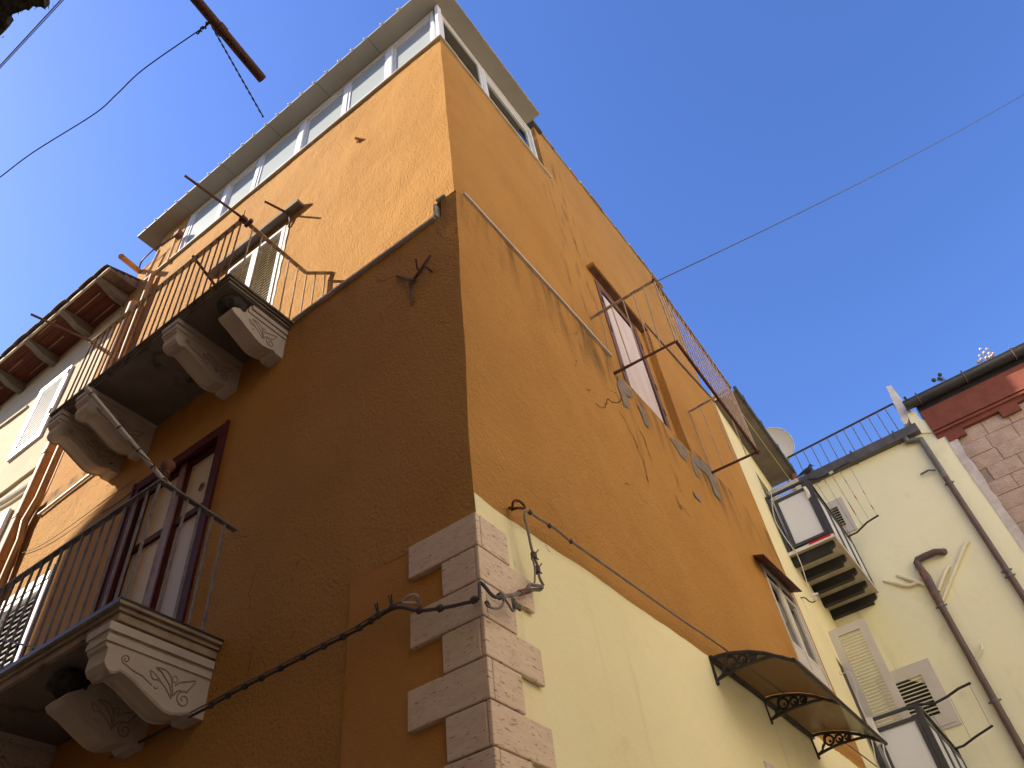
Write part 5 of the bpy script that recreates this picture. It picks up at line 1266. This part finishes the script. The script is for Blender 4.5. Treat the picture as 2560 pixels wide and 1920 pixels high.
# ------------------------------------------------------------------ stone house on the far right
sh_ = thing('stone_house', 'bare pinkish stone house with a red cornice and a black gutter', 'house', (XE, -3, 0))
XS = XE+.02
part('wall_core', MB().box(XS+.05, XS+4, -9, -1.17, 0, 11.4), 'stone_mortar', sh_)
row_h = .31; zrow = 11.02; blocks = 0; r_i = 0
while zrow > 6.4:
    y = -1.19-random.uniform(0, .25) if r_i % 2 else -1.19
    ylo = -4.6
    while y > ylo:
        wd = random.uniform(.42, .62); y0 = max(y-wd, ylo)
        if r_i % 2 and y > -1.25: y = -1.19
        dxx = random.uniform(-.012, .012)
        mb = MB(); k = 3; vs = []; fs = []
        for a in range(k+1):
            for b_ in range(k+1):
                yy = y-.005-(y-y0-.01)*a/k; zz = zrow-.005-(row_h-.01)*b_/k
                inner = 0 < a < k and 0 < b_ < k
                vs.append(V(XS+.03+dxx*.6-(.012+.012*noise.noise(V(yy*4, zz*4, 1)) if inner else .0), yy, zz))
        for a in range(k):
            for b_ in range(k): fs.append([a*(k+1)+b_, (a+1)*(k+1)+b_, (a+1)*(k+1)+b_+1, a*(k+1)+b_+1])
        mb.add(vs, fs, False)
        c4 = [vs[0], vs[k*(k+1)], vs[-1], vs[k]]; mb.add(c4+[p+V(.08, 0, 0) for p in c4], [[0, 1, 5, 4], [1, 2, 6, 5], [2, 3, 7, 6], [3, 0, 4, 7]])
        part('stone_block', mb, 'stone_pink', sh_); blocks += 1
        y = y0-.004
    zrow -= row_h; r_i += 1
print('blocks', blocks, file=sys.stderr)
edge = MB(); zz = np.linspace(6.3, 11.05, 24)
A = [V(XS-.03, -1.12, z) for z in zz]; Bq = [V(XS-.035, -1.24-.06*random.random(), z) for z in zz]
edge.add(A+Bq, [[i, i+1, 24+i+1, 24+i] for i in range(23)]); part('mortar_seam', edge, 'coping_stone', sh_)
def crn(k, x, y, d=.0): return hx(XS-d, k, x, y)
p0, p1 = crn('k', 930, 1190, .08), crn('k', 2212, 800, .08)
zc0, zc1 = 11.03, 11.62
cn = MB()
y0c, y1c = -1.0, -9
for (za, zb2, dd) in ((11.03, 11.12, .05), (11.12, 11.17, .10), (11.17, 11.20, .07), (11.20, 11.26, .11), (11.26, 11.75, .085)): cn.box(XS-dd, XS+.3, y1c, y0c, za, zb2-.001)
cn = part('cornice', cn, 'red_cornice', sh_)
for y in (-1.32, -2.35, -3.4, -4.4): part('cornice_block', MB().box(XS-.055, XS, y-.17, y+.17, 10.86, 11.03), 'red_cornice', cn)
gg = MB(); rg = .13; zgt = 12.0; xg = XS-.17
ring = [V(xg+rg*math.cos(t), 0, zgt+rg*math.sin(t)*1.1) for t in np.linspace(math.pi, 2*math.pi, 9)]
gg.add([p+V(0, -.82, 0) for p in ring]+[p+V(0, -9, 0) for p in ring], [[i, i+1, 9+i+1, 9+i] for i in range(8)], True)
gg.add([p+V(0, -.82, 0) for p in ring], [list(range(9))])
gg.tube([V(xg-rg, -.82, zgt), V(xg-rg, -9, zgt)], .015, 6)
gg.box(XS-.04, XS+.3, -7, -1.0, 11.76, 12.02)
gg = part('black_gutter', gg, 'black_gutter', sh_)
for y in (-1.12, -2.05, -3.0, -4.0):
    part('gutter_bracket', MB().tube([p*1.0+V(0, y, 0)+(p-V(xg, 0, zgt))*.06 for p in ring], .014, 5).ball(V(xg-rg-.02, y, zgt+.03), .022, 6, 5), 'brown_pipe', gg)
# dried plants in the gutter
def plant(label, base, heads, m, seed, curved=.06):
    random.seed(seed)
    st = MB(); bl = MB()
    for (k, x, y, r) in heads:
        h = hx(xg-.02, k, x, y); mid_ = base.lerp(h, .5)+V(0, random.uniform(-curved, curved), -.03)
        st.tube([base+V(0, random.uniform(-.04, .04), 0), mid_, h], .006, 5)
        bl.ball(h, r, 8, 6)
        for q in range(14):
            d = Vector((random.gauss(0, 1), random.gauss(0, 1), random.gauss(0, 1))).normalized(); bl.add([h+d*r*.8+d.orthogonal()*.006, h+d*r*.8-d.orthogonal()*.006, h+d*r*1.35], [[0, 1, 2]])
    t = thing('dried_plant', label, 'plant', base, 'dried plants growing out of the black gutter')
    part('stem', st, 'dry_stem', t); part('flower_head', bl, m, t)
plant('small dried plant with three dark round heads in the black gutter', hx(xg, 'k', 1180, 650), [('k', 965, 610, .045), ('k', 1048, 535, .042), ('k', 1040, 590, .04), ('k', 1075, 600, .03)], 'dry_bloom', 3)
hd = [('k', 1580, 360, .035), ('k', 1640, 400, .035), ('k', 1600, 270, .025), ('k', 1660, 230, .03), ('k', 1610, 180, .028), ('k', 1700, 180, .028), ('k', 1785, 240, .025), ('k', 1820, 310, .02), ('k', 1620, 320, .03), ('k', 1690, 300, .03), ('k', 1740, 290, .03), ('k', 1730, 240, .03), ('k', 1600, 340, .028), ('k', 1660, 380, .025), ('k', 1770, 270, .03)]
plant('bushy pale dried plant further up the black gutter', hx(xg, 'k', 1810, 370), hd, 'pale_bloom', 5)
plant('tiny dried tuft at the end of the black gutter', hx(xg, 'k', 590, 890), [('k', 565, 855, .03), ('k', 580, 870, .02)], 'dry_bloom', 6)

# ------------------------------------------------------------------ awning over the street door
AX = 6.27
aj = lambda x, y: hx(AX, 'j', x, y)
top = [aj(*p) for p in ((62, 335), (200, 287), (350, 258), (550, 243), (750, 262), (950, 312), (1100, 350))]
low_ = [aj(*p) for p in ((165, 585), (300, 503), (450, 425), (600, 368), (750, 318), (860, 290), (980, 310))]
aw = thing('awning', 'smoked plastic door awning on three black scrolled brackets', 'awning', (AX, YC, 4.4))
def bracket():
    mb = MB()
    mb.bar(aj(60, 335), aj(150, 600), .03, .035, up=(0, 1, 0)); mb.ball(aj(163, 625), .022, 8, 6); mb.ball(aj(150, 590), .02, 8, 6)
    mb.tube(top, .016, 7); mb.tube(low_, .014, 7); mb.tube([aj(230, 490), aj(265, 420), aj(265, 330), aj(290, 280)], .013, 6); mb.tube([aj(165, 585), aj(230, 520), aj(245, 440)], .012, 6)
    for (cx, cy, rx, ry) in ((330, 368, 62, 70), (470, 335, 50, 54), (590, 305, 38, 38)):
        mb.tube([aj(cx+rx*math.cos(t)*(1-.28*max(0, t-3.6)/3), cy-ry*math.sin(t)*(1-.28*max(0, t-3.6)/3)) for t in np.linspace(-2.6, 3.4, 20)], .0125, 6)
        mb.ball(aj(cx+rx*.25, cy+ry*.2), .017, 6, 5)
        mb.tube([aj(cx+rx, cy+ry*.3), aj(cx+rx*1.25, cy-ry*.6)], .009, 5)
    return mb
b1 = part('bracket', bracket(), 'black_iron', aw)
for X in (7.45, 8.72): again(b1, WORLD[b1.name]+V(X-AX, 0, 0), aw)
for (xa_, xb_) in ((6.27, 7.44), (7.46, 8.72)):
    mb = MB(); n = 14; arc = []
    for i in range(n+1):
        f = i/n*(len(top)-1); k = min(int(f), len(top)-2); arc.append(top[k].lerp(top[k+1], f-k)+V(0, 0, .02))
    vs = [V(xa_, p.y, p.z) for p in arc]+[V(xb_, p.y, p.z) for p in arc]+[V(xa_, p.y, p.z+.005) for p in arc]+[V(xb_, p.y, p.z+.005) for p in arc]; m = n+1
    mb.add(vs, [[i, i+1, m+i+1, m+i] for i in range(n)], True)
    part('canopy_sheet', mb, 'smoked_sheet', aw)
part('front_rail', MB().tube([V(6.25, top[-1].y, top[-1].z), V(8.78, top[-1].y, top[-1].z)], .02, 8), 'black_iron', aw)
part('wall_rail', MB().bar(V(6.25, YC-.02, 4.60), V(8.76, YC-.02, 4.60), .03, .045), 'black_iron', aw)

# ------------------------------------------------------------------ things overhead
op = thing('opposite_house', 'tall shaded house behind the viewer with a mossy eave corner at the top left', 'house', (-1.3, 6, 0))
XO_ = -1.3
om = MB()
om.prism([V(XO_, -1.6, 0), V(XO_, 14.2, 0), V(XO_, 14.2, 13.05), V(XO_, 10.1, 14.93), V(XO_, -1.6, 15.1)], (-8, 0, 0))
part('wall', om, 'opposite_plaster', op)
ml = MB(); random.seed(11)
cpt = [hz(8.0, 'v', *p) for p in ((0, 830), (60, 760), (150, 640), (190, 590), (140, 500), (180, 400), (300, 330), (450, 280), (590, 220), (660, 250), (740, 130), (830, 170), (940, 160), (1030, 215), (1020, 60), (1010, -60))]
cpt = [cpt[0]+V(-.9, .0, .0)]+cpt+[cpt[-1]+V(-.9, -.6, 0)]
ml.prism(cpt, (0, 0, .12)); eo = part('eave_corner', ml, 'moss_and_hole_shade', op)
part('eave_slab', MB().box(XO_, cpt[-1].x+.15, 1.0, cpt[-1].y-.05, 8.0, 8.12), 'opposite_plaster', op)
ml = MB()
for k in range(40):
    c = cpt[1+random.randrange(len(cpt)-2)]+V(random.uniform(-.05, .02), random.uniform(-.05, .03), .05)
    ml.tube([c, c+V(random.uniform(-.01, .03), random.uniform(0, .04), random.uniform(-.03, .02))], [.004, .001], 4)
part('moss', ml, 'moss_and_hole_shade', op, kind='stuff')
pa, pb = hz(7.5, '', 470, -25), hz(7.5, '1', 1555, 470)
pp_ = single('iron_pole', MB().tube([pa+(pa-pb).normalized()*1.75, pb], .036, 12), 'rusty_iron_dark', 'thick rusty iron pole jutting into the sky from the top edge', 'pole')
kn = pa.lerp(pb, .42); d = (pb-pa).normalized(); part('collar', MB().tube([kn-d*.03, kn+d*.03], .043, 12), 'rusty_iron_dark', pp_)
o1_ = hz(7.55, '1', 1240, 140)
ends = hz(9.3, '', 662, 292)
tw_ = MB(); a, b = hz(7.6, '1', 1150, -30), hz(7.0, '1', 1560, 695)
for s in (0, math.pi):
    P = []
    for k in range(60):
        f = k/59; c = a.lerp(b, f)+V(0, 0, 0); P.append(c+V(math.cos(k*1.1+s), math.sin(k*1.1+s), 0)*.0042)
    tw_.tube(P, .0036, 5)
single('twisted_wire', tw_, 'black_cable', 'short twisted black wire dangling beside the rusty pole', 'wire')
wa = hz(7.55, '1', 1165, 195); wpts = [hz(7.55+.0*i, '1', *p) for i, p in enumerate(((1240, 140), (1165, 190), (850, 410), (690, 560), (555, 678), (200, 900), (0, 1050), (-140, 1150)))]
cw = cable('overhead_wire', wpts, .0042, 'black_cable', 'bent dark wire running from the rusty pole to the left edge', 'wire')
cz = MB().tube([wa+V(random.uniform(-.02, .02), random.uniform(-.02, .02), .01)+(o1_-wa)*(k/14) for k in range(15)], .007, 5); part('wire_tie', cz, 'black_cable', cw)
wa, wb = hz(7.2, 'v', 1420, -20), hz(7.2, 'v', -40, 1560)
ow = single('overhead_wire', MB().tube([wa+(wa-wb)*.4, wa, wb, wb+(wb-wa)*.6], .004, 5), 'grey_cable', 'pair of thin parallel wires in the upper left corner', 'wire')
wa, wb = hz(7.2, 'v', 1480, -20), hz(7.2, 'v', -20, 1595)
part('wire_strand', MB().tube([wa+(wa-wb)*.4, wa, wb, wb+(wb-wa)*.6], .003, 5), 'grey_cable', ow)
wA = t1+V(.05, 0, .02); wB = hplane(V(14.0, -6, 0), (1, -0.2, 0), '', 2560, 236)
sag = [wA.lerp(wB, f)-V(0, 0, .5*f*(1-f)) for f in np.linspace(0, 1.3, 16)]
single('overhead_wire', MB().tube(sag, .007, 5), 'black_cable', 'thin wire from the hanging railing up across the blue sky to the right', 'wire')

# unseen long block and paving, added behind the viewer to bounce sunlight
so_ = thing('added_bounce_block', 'long cream block added behind the viewer to bounce warm light', 'house', (6, -7, 0))
part('wall', MB().box(-30, 14.6, -17, -7, 0, 16.5), 'bounce_plaster', so_)
single('added_bounce_paving', MB().box(-40, 14.6, -7, 1.2, 0.004, 0.02), 'bounce_stone', 'pale stone paving added behind the viewer to bounce light', 'paving', kind='structure')

# plate at the foot of the street wall, cut by the edge of the view
q = [hy(YC-.02, '8', *p) for p in ((545, 1418), (625, 1462))]
single('wall_plate', MB().box(q[0].x, q[1].x+.1, YC-.02, YC-.006, q[0].z-.32, q[0].z), 'cloth_white', 'pale plate fixed low on the yellow street wall below the awning', 'plate')
